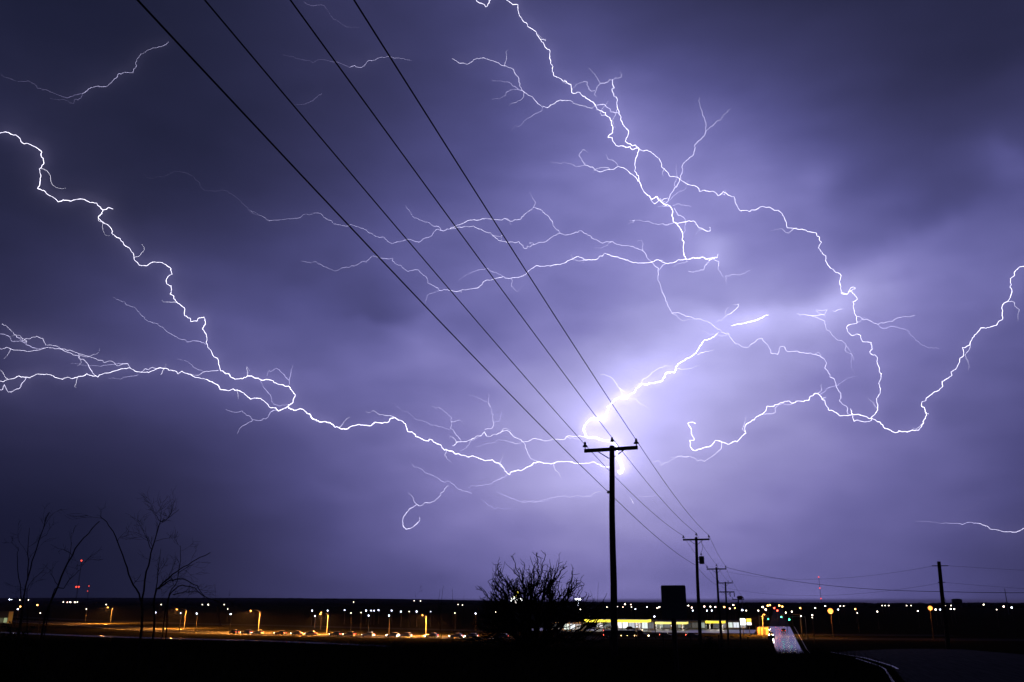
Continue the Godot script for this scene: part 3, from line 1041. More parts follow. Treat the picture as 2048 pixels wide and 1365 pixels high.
# ---------------------------------------------------------------- the pole line
func build_poles() -> void:
	var grp := "wires strung along the roadside poles"
	var p1 := utility_pole("nearest and tallest utility pole, one crossarm with three insulators", Vector3(-8.1, -1.2, -44), Vector3(-7.82, 9.55, -44), 0.19, 0.135)
	var o := p1.position
	crossarm_at(p1, Vector3(-7.86, 9.34, -44) - o, 1.45, 0.19, true, 0.012)
	for x in [-1.4, 1.38]:
		insulator(p1, Vector3(-7.86 + x, 9.54 + x * 0.012, -43.84) - o, 1.25)
	insulator(p1, Vector3(-7.8, 9.76, -44) - o, 1.15)
	var st := mesh_tool()
	tube(st, [Vector3(-8.0, 7.09, -44) - o, Vector3(-8.1, 7.12, -44) - o, Vector3(-8.14, 7.02, -44) - o], [0.03, 0.07, 0.06], 6)
	obj("neutral_clamp", st, plain("dull steel", Color(0.12, 0.12, 0.13)), p1)
	st = mesh_tool()
	tube(st, [Vector3(-7.7, 9.2, -43.84) - o, Vector3(-7.75, 7.0, -43.84) - o, Vector3(-7.85, 3.0, -43.83) - o], same(3, 0.012), 4)
	obj("ground_wire", st, plain("weathered cable", Color(0.02, 0.02, 0.022), 0.7), p1)

	var p2 := utility_pole("second utility pole, with a can shaped transformer hung on its right side", Vector3(-7.85, -4.2, -90), Vector3(-7.52, 7.82, -90), 0.2, 0.14)
	o = p2.position
	crossarm_at(p2, Vector3(-7.52, 7.56, -90) - o, 1.36, 0.17)
	for x in [-1.3, 1.3]:
		insulator(p2, Vector3(-7.52 + x, 7.76, -89.84) - o, 1.1)
	insulator(p2, Vector3(-7.5, 8.02, -90) - o, 1.1)
	st = mesh_tool()
	lathe(st, [[0.1, -0.4], [0.25, -0.38], [0.26, 0.3], [0.27, 0.34], [0.2, 0.38], [0.02, 0.4]], Transform3D(Basis(), Vector3(-7.1, 5.5, -89.85) - o), 14)
	obj("transformer", st, plain("grey tank paint", Color(0.14, 0.14, 0.15), 0.5), p2)
	insulator(p2, Vector3(-7.12, 6.02, -89.85) - o, 0.9)
	st = mesh_tool()
	box(st, Vector3(-7.4, 5.6, -89.9) - o, Vector3(0.2, 0.08, 0.08))
	box(st, Vector3(-7.4, 5.3, -89.9) - o, Vector3(0.2, 0.08, 0.08))
	obj("bracket", st, plain("dull steel", Color(0.12, 0.12, 0.13)), p2)
	st = mesh_tool()
	tube(st, [Vector3(-7.14, 6.2, -89.85) - o, Vector3(-6.9, 6.7, -89.85) - o, Vector3(-7.0, 7.5, -89.85) - o], same(3, 0.015), 4)
	obj("jumper_wire", st, plain("weathered cable", Color(0.02, 0.02, 0.022), 0.7), p2)

	var p3 := utility_pole("third utility pole in the line, single crossarm, dark bush at its foot", Vector3(-7.95, -6.3, -125), Vector3(-7.9, 6.0, -125), 0.19, 0.14)
	o = p3.position
	crossarm_at(p3, Vector3(-7.9, 5.75, -125) - o, 1.35, 0.16)
	for x in [-1.28, 1.28]:
		insulator(p3, Vector3(-7.9 + x, 5.95, -124.84) - o, 1.1)
	insulator(p3, Vector3(-7.88, 6.2, -125) - o, 1.1)

	var p4 := utility_pole("fourth utility pole, with two crossarms one above the other", Vector3(-9.3, -8.5, -165), Vector3(-9.0, 4.75, -165), 0.19, 0.14)
	o = p4.position
	crossarm_at(p4, Vector3(-8.98, 4.55, -165) - o, 1.3, 0.17)
	crossarm_at(p4, Vector3(-8.85, 2.95, -165) - o, 1.35, 0.2)
	for x in [-1.25, 0.5, 1.25]:
		insulator(p4, Vector3(-8.98 + x, 4.76, -164.84) - o, 1.1)
	for x in [0.55, 1.3]:
		st = mesh_tool()
		lathe(st, [[0.02, -0.75], [0.09, -0.7], [0.07, -0.4], [0.09, -0.1], [0.05, 0.0]], Transform3D(Basis(), Vector3(-8.85 + x, 2.86, -164.8) - o), 8)
		obj("fuse_cutout", st, plain("glazed porcelain", Color(0.06, 0.035, 0.025), 0.3), p4)

	var p5 := utility_pole("farthest utility pole of the line, just above the plain", Vector3(-8.8, -10.4, -205), Vector3(-8.6, 1.9, -205), 0.19, 0.14)
	o = p5.position
	crossarm_at(p5, Vector3(-8.6, 1.6, -205) - o, 1.3, 0.17, false)
	for x in [-1.2, 1.2]:
		insulator(p5, Vector3(-8.6 + x, 1.8, -204.84) - o, 1.1)

	# three conductors and the neutral; the first span comes down the hill from behind the camera
	var a := 1.0
	wire("far left low wire, the neutral that meets the poles well below the crossarms", [[Vector3(-8.1, 12.1, 12), Vector3(-8.09, 7.08, -44), 0.42], [Vector3(-8.09, 7.08, -44), Vector3(-7.75, 5.0, -90), 0.35], [Vector3(-7.75, 5.0, -90), Vector3(-8.05, 3.6, -125), 0.25], [Vector3(-8.05, 3.6, -125), Vector3(-8.8, 1.9, -165), 0.3], [Vector3(-8.8, 1.9, -165), Vector3(-8.5, 0.3, -205), 0.3]], 0.017, grp)
	wire("second wire from the left, tied to the left insulators of the crossarms", [[Vector3(-9.3, 14.75, 12), Vector3(-9.24, 9.63, -44), 0.33], [Vector3(-9.24, 9.63, -44), Vector3(-8.82, 7.98, -90), 0.45], [Vector3(-8.82, 7.98, -90), Vector3(-9.18, 6.15, -125), 0.3], [Vector3(-9.18, 6.15, -125), Vector3(-10.23, 4.95, -165), 0.35], [Vector3(-10.23, 4.95, -165), Vector3(-9.8, 2.0, -205), 0.3]], 0.017, grp)
	wire("third wire from the left, tied to the insulators on the pole tops", [[Vector3(-7.8, 14.5, 12), Vector3(-7.79, 9.98, -44), 0.2], [Vector3(-7.79, 9.98, -44), Vector3(-7.5, 8.24, -90), 0.45], [Vector3(-7.5, 8.24, -90), Vector3(-7.88, 6.42, -125), 0.3], [Vector3(-7.88, 6.42, -125), Vector3(-8.48, 4.95, -165), 0.35]], 0.017, grp)
	wire("rightmost of the four wires, tied to the right insulators of the crossarms", [[Vector3(-6.45, 14.3, 12), Vector3(-6.44, 9.7, -44), 0.3], [Vector3(-6.44, 9.7, -44), Vector3(-6.22, 7.98, -90), 0.45], [Vector3(-6.22, 7.98, -90), Vector3(-6.62, 6.15, -125), 0.3], [Vector3(-6.62, 6.15, -125), Vector3(-7.73, 4.95, -165), 0.35], [Vector3(-7.73, 4.95, -165), Vector3(-7.4, 2.0, -205), 0.3]], 0.017, grp)

	var pr := utility_pole("dark pole by itself on the right, with thin short crossarms", Vector3(13.85, -3.6, -85), Vector3(14.17, 4.9, -85), 0.2, 0.15)
	o = pr.position
	crossarm_at(pr, Vector3(14.2, 4.52, -85) - o, 0.66, 0.07, false)
	crossarm_at(pr, Vector3(14.12, 3.1, -85) - o, 0.3, 0.06, false)
	st = mesh_tool()
	tube(st, [Vector3(13.98, 4.5, -84.8) - o, Vector3(14.05, 2.4, -84.8) - o, Vector3(14.3, 1.0, -84.8) - o], same(3, 0.014), 4)
	obj("guy_wire", st, plain("weathered cable", Color(0.02, 0.02, 0.022)), pr)
	var cross := "wires crossing to the right over the road"
	wire("long sagging wire from the third pole to the lone right-hand pole", [[Vector3(-6.62, 6.0, -125), Vector3(14.2, 2.3, -84.8), 0.75], [Vector3(14.2, 2.3, -84.8), Vector3(44, 3.4, -88), 0.5]], 0.022, cross)
	wire("thin upper wire from the lone right-hand pole's short crossarm to the right edge", [[Vector3(-6.6, 5.4, -125), Vector3(13.6, 4.5, -84.8), 1.1], [Vector3(13.6, 4.5, -84.8), Vector3(14.8, 4.52, -84.8), 0.0], [Vector3(14.8, 4.52, -84.8), Vector3(44, 3.6, -92), 0.3]], 0.009, cross)
	wire("thin lower wire passing behind the lone right-hand pole toward the right edge", [[Vector3(-7.8, 3.4, -125), Vector3(14.4, 3.1, -85.2), 1.2], [Vector3(14.4, 3.1, -85.2), Vector3(44, 1.9, -92), 0.4]], 0.008, cross)

func crossarm_at(parent: Node3D, at: Vector3, half: float, thick: float, braces := true, tilt := 0.0) -> void:
	var st := mesh_tool()
	box(st, at + Vector3(0, 0, 0.16), Vector3(half * 2.0, thick, 0.11), Basis(Vector3.BACK, tilt))
	obj("crossarm", st, wood(), parent)
	if braces:
		for s in [-1.0, 1.0]:
			var q := mesh_tool()
			tube(q, [at + Vector3(s * half * 0.5, -thick * 0.4, 0.225), at + Vector3(s * 0.1, -0.5, 0.2)], [0.028, 0.028], 4)
			obj("brace", q, plain("dull steel", Color(0.12, 0.12, 0.13)), parent)

# ---------------------------------------------------------------- things along the street
func build_street() -> void:
	# the back of a road sign on a stout post
	var t := thing("road_sign", "blank dark back of a large road sign on a thick post", "road sign", Vector3(-3.43, ground(-3.43, -30), -30))
	var y := -t.position.y
	var st := mesh_tool()
	var outline := []
	for c in [Vector2(0.41, 0.49), Vector2(-0.41, 0.49), Vector2(-0.41, -0.49), Vector2(0.41, -0.49)]:
		var q := Vector2(signf(c.x), signf(c.y))
		for k in 5:
			var a := PI / 2 * k / 4.0
			var v := Vector2(cos(a), sin(a)) if q.x * q.y > 0 else Vector2(sin(a), cos(a))
			outline.append(Vector2(c.x, c.y) * 0.9 + v * 0.05 * q)
	prism(st, outline, -0.004, 0.004, 0.0, Transform3D(Basis().scaled(Vector3(1.0, 1.1, 1.0)), Vector3(0.05, y + 1.57, 0.1)))
	obj("sign_panel", st, plain("weathered painted sign back", Color(0.11, 0.11, 0.1), 0.85, 0.0, 0.3), t, false)
	st = mesh_tool()
	box(st, Vector3(0, (y + 2.0) / 2 - 0.2, 0.02), Vector3(0.15, y + 2.4, 0.14))
	obj("post", st, wood(), t)
	for k in [-0.28, 0.28]:
		st = mesh_tool()
		tube(st, [Vector3(0.0, y + 1.57 + k, 0.09), Vector3(0.0, y + 1.57 + k, 0.118)], [0.018, 0.018], 6)
		obj("bolt", st, plain("dull steel", Color(0.12, 0.12, 0.13)), t)
	# mailbox
	t = thing("mailbox", "dark mailbox on a thin post at the left edge of the lower road", "mailbox", Vector3(-0.8, ground(-0.8, -75), -75))
	y = -t.position.y
	st = mesh_tool()
	var arch := [Vector2(-0.12, -0.13), Vector2(-0.12, 0.04)]
	for k in 7:
		arch.append(Vector2(-cos(PI * k / 6.0) * 0.12, 0.04 + sin(PI * k / 6.0) * 0.1))
	arch.append(Vector2(0.12, -0.13))
	prism(st, arch, -0.26, 0.26, 0.0, Transform3D(Basis(Vector3.UP, PI / 2), Vector3(0.05, y - 1.31, 0)))
	obj("box", st, plain("dark mailbox paint", Color(0.03, 0.03, 0.035), 0.5), t, false)
	st = mesh_tool()
	box(st, Vector3(0.05, (y - 1.45) / 2 - 0.2, 0), Vector3(0.09, y - 1.45 + 0.4, 0.09))
	obj("post", st, wood(), t)
	# fence along the crest left of the road
	t = thing("wire_fence", "low wire fence with thin posts on the crest below the blank sign", "fence", Vector3(-16, 0, -57))
	var tops := []
	for k in 9:
		var x := k * 1.75
		var g := ground(x - 16.0, -57.0)
		st = mesh_tool()
		tube(st, [Vector3(x, g - 0.2, 0), Vector3(x + 0.02 * sin(k * 5.0), g + 1.05 + 0.06 * sin(k * 3.0), 0.02)], [0.045, 0.04], 6)
		obj("fence_post", st, wood(), t)
		tops.append(Vector3(x, g, 0.045))
	for h in [0.35, 0.65, 0.95]:
		var pts := []
		for p in tops:
			pts.append(p + Vector3(0, h, 0))
		st = mesh_tool()
		tube(st, pts, same(pts.size(), 0.006), 3)
		obj("fence_wire", st, plain("weathered cable", Color(0.02, 0.02, 0.022)), t)
	# traffic signals at the crossing
	signal_("green traffic signal, upper left one of the bright pair over the road", Vector3(0.79, -4.95, -357), 7.0, 11.0)
	signal_("green traffic signal, lower right one of the bright pair over the road", Vector3(3.22, -4.93, -313), 5.2, 11.0)
	signal_("small dimmer green traffic signal left of the bright pair", Vector3(-3.73, -4.98, -321), -3.0, 5.0)
	# vehicles
	var hw := "cars on the wet streets of the plain"
	car("white headlit car stopped at the crossing, glaring toward the camera", Vector3(-3.4, PLAIN + 0.04, -330), -PI / 2, Color(0.2, 0.2, 0.2), 105.0, 0.0)
	car("second headlit car in line behind the glaring one at the crossing", Vector3(-4.4, PLAIN + 0.04, -352), -PI / 2, Color(0.05, 0.05, 0.06), 104.0, 0.0)
	car("third headlit car farther back on the road beyond the crossing", Vector3(-5.0, PLAIN + 0.04, -385), -PI / 2, Color(0.08, 0.02, 0.02), 101.0, 0.0)
	car("car driving away past the crossing showing red taillights", Vector3(1.2, PLAIN + 0.04, -372), PI / 2, Color(0.05, 0.05, 0.05), 0.0, 4.0)
	var place := ["first", "second", "third", "fourth", "fifth", "sixth", "seventh", "eighth", "ninth", "tenth", "eleventh", "twelfth", "thirteenth", "fourteenth", "fifteenth"]
	var lane := Curve2D.new()
	for p in HIGHWAY.slice(3, 8):
		lane.add_point(Vector2(p[0], p[1]))
	for k in 15:
		var x := -206.0 + k * 8.1 + 1.6 * sin(k * 2.3)
		var c := lane.get_closest_point(Vector2(x, -290))
		var d := lane.sample_baked(lane.get_closest_offset(c) + 2.0) - c
		car("%s car from the left in the headlit queue on the orange highway" % place[k], Vector3(c.x, PLAIN + 0.03, c.y + 5.0), PI - atan2(d.y, d.x), Color(0.05, 0.05, 0.06).lerp(Color(0.55, 0.54, 0.52), fmod(k * 0.37, 1.0)), 260.0 if k > 8 else 60.0, 10.0, 1.0, hw)
	for k in [["left", -39.0, -314.5], ["right", -30.0, -316.5]]:
		car("%s of two cars with red taillights on the highway behind the blank sign's post" % k[0], Vector3(k[1], PLAIN + 0.03, k[2]), 0.13, Color(0.05, 0.05, 0.06), 30.0, 24.0)
	for k in [["first", -79.5], ["second", -71.0], ["third", -62.0]]:
		car("%s parked car from the left under the long yellow canopy" % k[0], Vector3(k[1], PLAIN + 0.03, -379), 0.2, Color(0.25, 0.25, 0.26) if k[0] == "second" else Color(0.03, 0.03, 0.05), 0.0, 0.0, 1.05, "cars parked at the fuel station")
	truck()

func signal_(label: String, at: Vector3, reach: float, e: float) -> void:
	var t := thing("traffic_signal", label, "traffic signal", Vector3(at.x + reach, PLAIN, at.z), 0.0, "traffic signals at the crossing")
	var h := at.y - PLAIN
	var steel := plain("galvanised pole", Color(0.1, 0.1, 0.1), 0.6, 0.3)
	var st := mesh_tool()
	tube(st, [Vector3(0, -0.3, 0), Vector3(0, h + 1.2, 0)], [0.17, 0.11], 8)
	obj("post", st, steel, t)
	st = mesh_tool()
	tube(st, [Vector3(0, h + 0.85, 0), Vector3(-reach * 0.6, h + 1.0, 0), Vector3(-reach * 1.05, h + 0.95, 0)], [0.1, 0.08, 0.06], 6)
	obj("mast_arm", st, steel, t)
	st = mesh_tool()
	box(st, Vector3(-reach, h + 0.5, 0.1), Vector3(0.56, 1.6, 0.26))
	obj("housing", st, plain("signal housing", Color(0.02, 0.02, 0.02), 0.6), t)
	for k in 3:
		st = mesh_tool()
		ball(st, Vector3(-reach, h + 1.0 - k * 0.5, 0.2), 0.24, 1.0)
		obj("signal_lens", st, glow(GREEN, e) if k == 2 else plain("%s lens" % ["red", "amber"][k], [Color(0.12, 0.01, 0.01), Color(0.12, 0.07, 0.01)][k], 0.3), t)
		st = mesh_tool()
		tube(st, [Vector3(-reach, h + 1.25 - k * 0.5, 0.22), Vector3(-reach, h + 1.23 - k * 0.5, 0.46)], [0.05, 0.04], 5)
		obj("visor", st, plain("signal housing", Color(0.02, 0.02, 0.02), 0.6), t)
	omni(t, Vector3(-reach, h, 0.22), GREEN, e * 0.3, 0.15)

func truck() -> void:
	var t := thing("box_truck", "long dark truck with amber marker lamps passing in front of the yellow canopy", "truck", Vector3(-51, PLAIN + 0.03, -301), 0.17)
	var dark := plain("dark truck paint", Color(0.02, 0.02, 0.025), 0.5)
	var st := mesh_tool()
	prism(st, [Vector2(-7.6, 0.95), Vector2(-7.6, 2.62), Vector2(3.4, 2.62), Vector2(3.4, 0.95)], -1.25, 1.25, 0.04)
	obj("trailer", st, dark, t, false)
	st = mesh_tool()
	prism(st, [Vector2(3.8, 0.5), Vector2(3.8, 2.7), Vector2(5.6, 2.65), Vector2(6.0, 1.65), Vector2(7.6, 1.4), Vector2(7.8, 0.5)], -1.15, 1.15, 0.08)
	obj("cab", st, plain("cab paint", Color(0.06, 0.02, 0.02), 0.4), t, false)
	st = mesh_tool()
	prism(st, [Vector2(5.2, 1.75), Vector2(5.2, 2.45), Vector2(5.55, 2.45), Vector2(5.85, 1.75)], -1.165, 1.165)
	obj("cab_window", st, plain("car glass", Color(0.01, 0.01, 0.012), 0.1), t, false)
	st = mesh_tool()
	box(st, Vector3(-0.2, 0.8, 0), Vector3(14.5, 0.2, 1.0))
	obj("chassis", st, dark, t)
	for x in [-6.4, -5.3, 4.4, 6.7]:
		for z in [-1.0, 1.0]:
			st = mesh_tool()
			lathe(st, [[0.25, -0.15], [0.45, -0.15], [0.5, -0.08], [0.5, 0.08], [0.45, 0.15], [0.25, 0.15]], Transform3D(Basis(Vector3.RIGHT, PI / 2), Vector3(x, 0.5, z)), 14)
			obj("wheel", st, plain("tyre rubber", Color(0.015, 0.015, 0.015), 0.9), t)
	for x in [-1.6, 0.4, 2.9, 3.6, 7.5]:
		st = mesh_tool()
		ball(st, Vector3(x, 0.92, 1.28 if x < 3.5 else 1.2), 0.12 if x != 0.4 else 0.07)
		obj("marker_light", st, glow(Color(1.0, 0.6, 0.2), 14.0), t)
	for p in [Vector3(-7.62, 1.1, 0.9), Vector3(-7.62, 2.5, 0.9), Vector3(-7.62, 1.1, -0.9), Vector3(-7.62, 2.5, -0.9)]:
		st = mesh_tool()
		ball(st, p, 0.12)
		obj("taillight", st, glow(RED, 12.0), t)
	st = mesh_tool()
	ball(st, Vector3(5.6, 2.75, 0.8), 0.1)
	obj("roof_light", st, glow(Color(1.0, 0.7, 0.4), 12.0), t)
	for z in [-0.8, 0.8]:
		st = mesh_tool()
		ball(st, Vector3(7.75, 0.9, z), 0.14)
		obj("headlight", st, glow(Color(1.0, 0.95, 0.85), 20.0), t)

# ---------------------------------------------------------------- lamps
func build_lamps() -> void:
	var so := Color(1.0, 0.36, 0.055)
	street_lamp("orange street lamp farthest left of the five along the highway", Vector3(-354.5, PLAIN, -398.7), Vector3(-357.0, -2.5, -398.0), so, 30.0, 4200.0)
	street_lamp("orange street lamp behind the tangled sapling's right side", Vector3(-261.6, PLAIN, -341.1), Vector3(-264.4, -2.65, -338.0), so, 30.0, 5200.0)
	street_lamp("brightest orange street lamp, middle of the five along the highway", Vector3(-203.0, PLAIN, -311.3), Vector3(-205.6, -2.72, -308.5), so, 40.0, 6500.0)
	street_lamp("orange street lamp fourth from the left along the highway", Vector3(-168.9, PLAIN, -306.0), Vector3(-170.0, -3.75, -302.0), so, 30.0, 5200.0)
	street_lamp("orange street lamp nearest the round tree on the highway", Vector3(-125.5, PLAIN, -301.5), Vector3(-125.4, -3.8, -297.6), so, 25.0, 4500.0)
	street_lamp("blue-white lamp on a thin pole between two orange highway lamps", Vector3(-211.5, PLAIN, -371.1), Vector3(-211.4, -5.74, -370.4), COLD, 30.0, 25.0)
	street_lamp("big glaring orange lamp right of the road, under the stacked red lights", Vector3(17.2, PLAIN, -322.0), Vector3(17.1, -2.21, -320.0), Color(1.0, 0.29, 0.05), 3.4, 40.0, 0.9)
	street_lamp("big glaring orange lamp beside the lone right-hand pole on the right", Vector3(48.2, PLAIN, -318.5), Vector3(48.1, -1.11, -316.4), Color(1.0, 0.29, 0.05), 3.4, 18.0, 0.7)
	street_lamp("sodium lamp over the crossing left of the green signals", Vector3(-6.0, PLAIN, -338.0), Vector3(-5.2, -3.6, -336.0), so, 20.0, 1400.0)
	# the white floodlight mast behind the round tree
	var t := thing("floodlight_mast", "white floodlight cluster on a mast, right side of the round tree", "floodlight", Vector3(-89.8, PLAIN, -400))
	var h := 1.77 - PLAIN
	var st := mesh_tool()
	tube(st, [Vector3(0, -0.3, -0.4), Vector3(0, h + 0.6, -0.4)], [0.3, 0.16], 8)
	obj("post", st, plain("galvanised pole", Color(0.1, 0.1, 0.1), 0.6, 0.3), t)
	st = mesh_tool()
	box(st, Vector3(0, h + 0.2, -0.3), Vector3(2.8, 0.16, 0.16))
	obj("crossbar", st, plain("dull steel", Color(0.12, 0.12, 0.13)), t)
	for k in 3:
		st = mesh_tool()
		ball(st, Vector3((k - 1) * 0.95, h, 0), 0.4, 0.9)
		obj("floodlight", st, glow(Color(0.9, 0.95, 1.0), 26.0), t)
	omni(t, Vector3(0, h - 0.6, 0.8), COLD, 60.0, 0.4)
	far_lamp("first blue-white lamp from the left in the dark at the far left edge", Vector3(-2635.1, 0.85, -2452.8), 0.90, "b", 66.8)
	far_lamp("second blue-white lamp from the left in the dark at the far left edge", Vector3(-2630.9, 0.85, -2457.3), 0.90, "b", 28.4)
	far_lamp("third blue-white lamp from the left in the dark at the far left edge", Vector3(-390.9, -3.34, -370.3), 0.34, "b", 14.0)
	far_lamp("first white lamp from the left in the dark at the far left edge", Vector3(-2612.5, -0.87, -2476.9), 0.90, "w", 23.9)
	far_lamp("first orange lamp from the left in the dark at the far left edge", Vector3(-524.8, -3.35, -498.9), 0.46, "o", 14.0)
	far_lamp("second white lamp from the left in the dark at the far left edge", Vector3(-2594.0, -0.88, -2496.2), 0.90, "w", 23.9)
	far_lamp("second orange lamp from the left in the dark at the far left edge", Vector3(-652.4, -3.39, -638.8), 0.61, "o", 14.0)
	far_lamp("third white lamp from the left in the dark at the far left edge", Vector3(-271.8, -3.39, -268.1), 0.18, "w", 7.0)
	far_lamp("first white lamp from the left in the level row under the red mast lights", Vector3(-1333.2, -3.44, -1366.5), 0.88, "w", 7.0)
	far_lamp("the only pinkish lamp in the level row under the red mast lights", Vector3(-1217.5, -3.45, -1257.1), 0.88, "p", 7.0)
	far_lamp("second white lamp from the left in the level row under the red mast lights", Vector3(-1324.5, -3.46, -1374.9), 0.90, "w", 25.0)
	far_lamp("third white lamp from the left in the level row under the red mast lights", Vector3(-1208.8, -3.47, -1265.4), 0.90, "w", 18.3)
	far_lamp("fourth white lamp from the left in the level row under the red mast lights", Vector3(-1315.6, -3.47, -1383.4), 0.88, "w", 7.0)
	far_lamp("first white lamp from the left in the dark fields behind the tangled bare sapling", Vector3(-367.4, -3.51, -393.6), 0.23, "w", 7.0)
	far_lamp("second white lamp from the left in the dark fields behind the tangled bare sapling", Vector3(-669.1, -3.55, -743.2), 0.50, "w", 7.0)
	far_lamp("first blue-white lamp from the left in the dark fields behind the tangled bare sapling", Vector3(-250.6, -3.66, -306.9), 0.27, "b", 14.0)
	far_lamp("third white lamp from the left in the dark fields behind the tangled bare sapling", Vector3(-628.7, -3.67, -777.7), 0.46, "w", 7.0)
	far_lamp("second blue-white lamp from the left in the dark fields behind the tangled bare sapling", Vector3(-233.9, -3.71, -301.7), 0.19, "b", 7.0)
	far_lamp("third blue-white lamp from the left in the dark fields behind the tangled bare sapling", Vector3(-221.0, -3.74, -294.8), 0.22, "b", 14.0)
	far_lamp("fourth white lamp from the left in the dark fields behind the tangled bare sapling", Vector3(-596.1, -3.76, -802.9), 0.42, "w", 7.0)
	far_lamp("fifth white lamp from the left in the dark fields behind the tangled bare sapling", Vector3(-591.2, -3.77, -806.5), 0.55, "w", 14.0)
	far_lamp("sixth white lamp from the left in the dark fields behind the tangled bare sapling", Vector3(-577.8, -3.80, -816.1), 0.46, "w", 7.0)
	far_lamp("seventh white lamp from the left in the dark fields behind the tangled bare sapling", Vector3(-309.3, -3.80, -440.7), 0.23, "w", 7.0)
	far_lamp("fourth blue-white lamp from the left in the dark fields behind the tangled bare sapling", Vector3(-203.4, -3.80, -292.0), 0.25, "b", 14.0)
	far_lamp("first blue-white lamp from the left in the long broken row behind the orange lit highway", Vector3(-232.7, -3.94, -404.5), 0.29, "b", 14.0)
	far_lamp("the only orange lamp in the long broken row behind the orange lit highway", Vector3(-194.1, -3.95, -345.4), 0.23, "o", 14.0)
	far_lamp("second blue-white lamp from the left in the long broken row behind the orange lit highway", Vector3(-225.8, -3.96, -408.4), 0.25, "b", 14.0)
	far_lamp("third blue-white lamp from the left in the long broken row behind the orange lit highway", Vector3(-228.3, -3.98, -431.7), 0.27, "b", 14.0)
	far_lamp("first white lamp from the left in the long broken row behind the orange lit highway", Vector3(-176.0, -3.99, -338.8), 0.18, "w", 7.0)
	far_lamp("second white lamp from the left in the long broken row behind the orange lit highway", Vector3(-178.7, -4.00, -353.6), 0.18, "w", 7.0)
	far_lamp("fourth blue-white lamp from the left in the long broken row behind the orange lit highway", Vector3(-208.2, -4.01, -417.6), 0.31, "b", 14.0)
	far_lamp("fifth blue-white lamp from the left in the long broken row behind the orange lit highway", Vector3(-143.2, -4.00, -289.5), 0.20, "b", 14.0)
	far_lamp("sixth blue-white lamp from the left in the long broken row behind the orange lit highway", Vector3(-205.9, -4.01, -418.8), 0.25, "b", 14.0)
	far_lamp("seventh blue-white lamp from the left in the long broken row behind the orange lit highway", Vector3(-204.5, -4.01, -419.5), 0.25, "b", 14.0)
	far_lamp("eighth blue-white lamp from the left in the long broken row behind the orange lit highway", Vector3(-211.8, -4.02, -440.0), 0.31, "b", 14.0)
	far_lamp("ninth blue-white lamp from the left in the long broken row behind the orange lit highway", Vector3(-136.6, -4.02, -292.7), 0.22, "b", 14.0)
	far_lamp("tenth blue-white lamp from the left in the long broken row behind the orange lit highway", Vector3(-196.2, -4.03, -423.4), 0.27, "b", 14.0)
	far_lamp("eleventh blue-white lamp from the left in the long broken row behind the orange lit highway", Vector3(-176.0, -4.04, -390.7), 0.25, "b", 14.0)
	far_lamp("third white lamp from the left in the long broken row behind the orange lit highway", Vector3(-172.4, -4.04, -392.3), 0.20, "w", 7.0)
	far_lamp("twelfth blue-white lamp from the left in the long broken row behind the orange lit highway", Vector3(-169.1, -4.05, -393.8), 0.29, "b", 14.0)
	far_lamp("thirteenth blue-white lamp from the left in the long broken row behind the orange lit highway", Vector3(-162.8, -4.06, -396.4), 0.20, "b", 7.0)
	far_lamp("fourth white lamp from the left in the long broken row behind the orange lit highway", Vector3(-135.2, -4.07, -357.0), 0.19, "w", 7.0)
	far_lamp("first white lamp from the left low on the far hillside above the highway", Vector3(-876.3, -3.98, -1696.1), 0.88, "w", 7.0)
	far_lamp("second white lamp from the left low on the far hillside above the highway", Vector3(-1431.4, -3.20, -3303.2), 0.90, "w", 23.9)
	far_lamp("third white lamp from the left low on the far hillside above the highway", Vector3(-1172.4, -4.03, -2761.4), 0.90, "w", 19.7)
	far_lamp("fourth white lamp from the left low on the far hillside above the highway", Vector3(-351.0, -4.08, -936.4), 0.46, "w", 7.0)
	far_lamp("fifth white lamp from the left low on the far hillside above the highway", Vector3(-316.1, -4.08, -856.6), 0.42, "w", 7.0)
	far_lamp("first blue-white lamp from the left behind the bare branches of the round tree", Vector3(-122.3, -4.08, -347.5), 0.26, "b", 14.0)
	far_lamp("first white lamp from the left behind the bare branches of the round tree", Vector3(-127.6, -4.08, -391.5), 0.22, "w", 14.0)
	far_lamp("second white lamp from the left behind the bare branches of the round tree", Vector3(-109.3, -4.08, -351.8), 0.19, "w", 7.0)
	far_lamp("first orange lamp from the left behind the bare branches of the round tree", Vector3(-155.9, -4.09, -515.4), 0.34, "o", 14.0)
	far_lamp("second orange lamp from the left behind the bare branches of the round tree", Vector3(-150.6, -4.09, -516.9), 0.34, "o", 14.0)
	far_lamp("second blue-white lamp from the left behind the bare branches of the round tree", Vector3(-75.2, -4.07, -314.1), 0.23, "b", 14.0)
	far_lamp("third orange lamp from the left behind the bare branches of the round tree", Vector3(-130.5, -4.08, -552.3), 0.41, "o", 14.0)
	far_lamp("third white lamp from the left behind the bare branches of the round tree", Vector3(-113.7, -4.07, -512.5), 0.29, "w", 14.0)
	far_lamp("fourth white lamp from the left behind the bare branches of the round tree", Vector3(-82.1, -4.06, -387.6), 0.25, "w", 14.0)
	far_lamp("first white lamp from the left between nearest pole and blank sign, above the canopies", Vector3(-126.7, -4.05, -665.4), 0.34, "w", 7.0)
	far_lamp("second white lamp from the left between nearest pole and blank sign, above the canopies", Vector3(-127.0, -4.05, -712.9), 0.36, "w", 7.0)
	far_lamp("first pinkish lamp from the left between nearest pole and blank sign, above the canopies", Vector3(-114.6, -4.04, -667.6), 0.34, "p", 7.0)
	far_lamp("third white lamp from the left between nearest pole and blank sign, above the canopies", Vector3(-175.2, -4.04, -1035.3), 0.66, "w", 14.0)
	far_lamp("second pinkish lamp from the left between nearest pole and blank sign, above the canopies", Vector3(-160.2, -4.03, -987.1), 0.50, "p", 7.0)
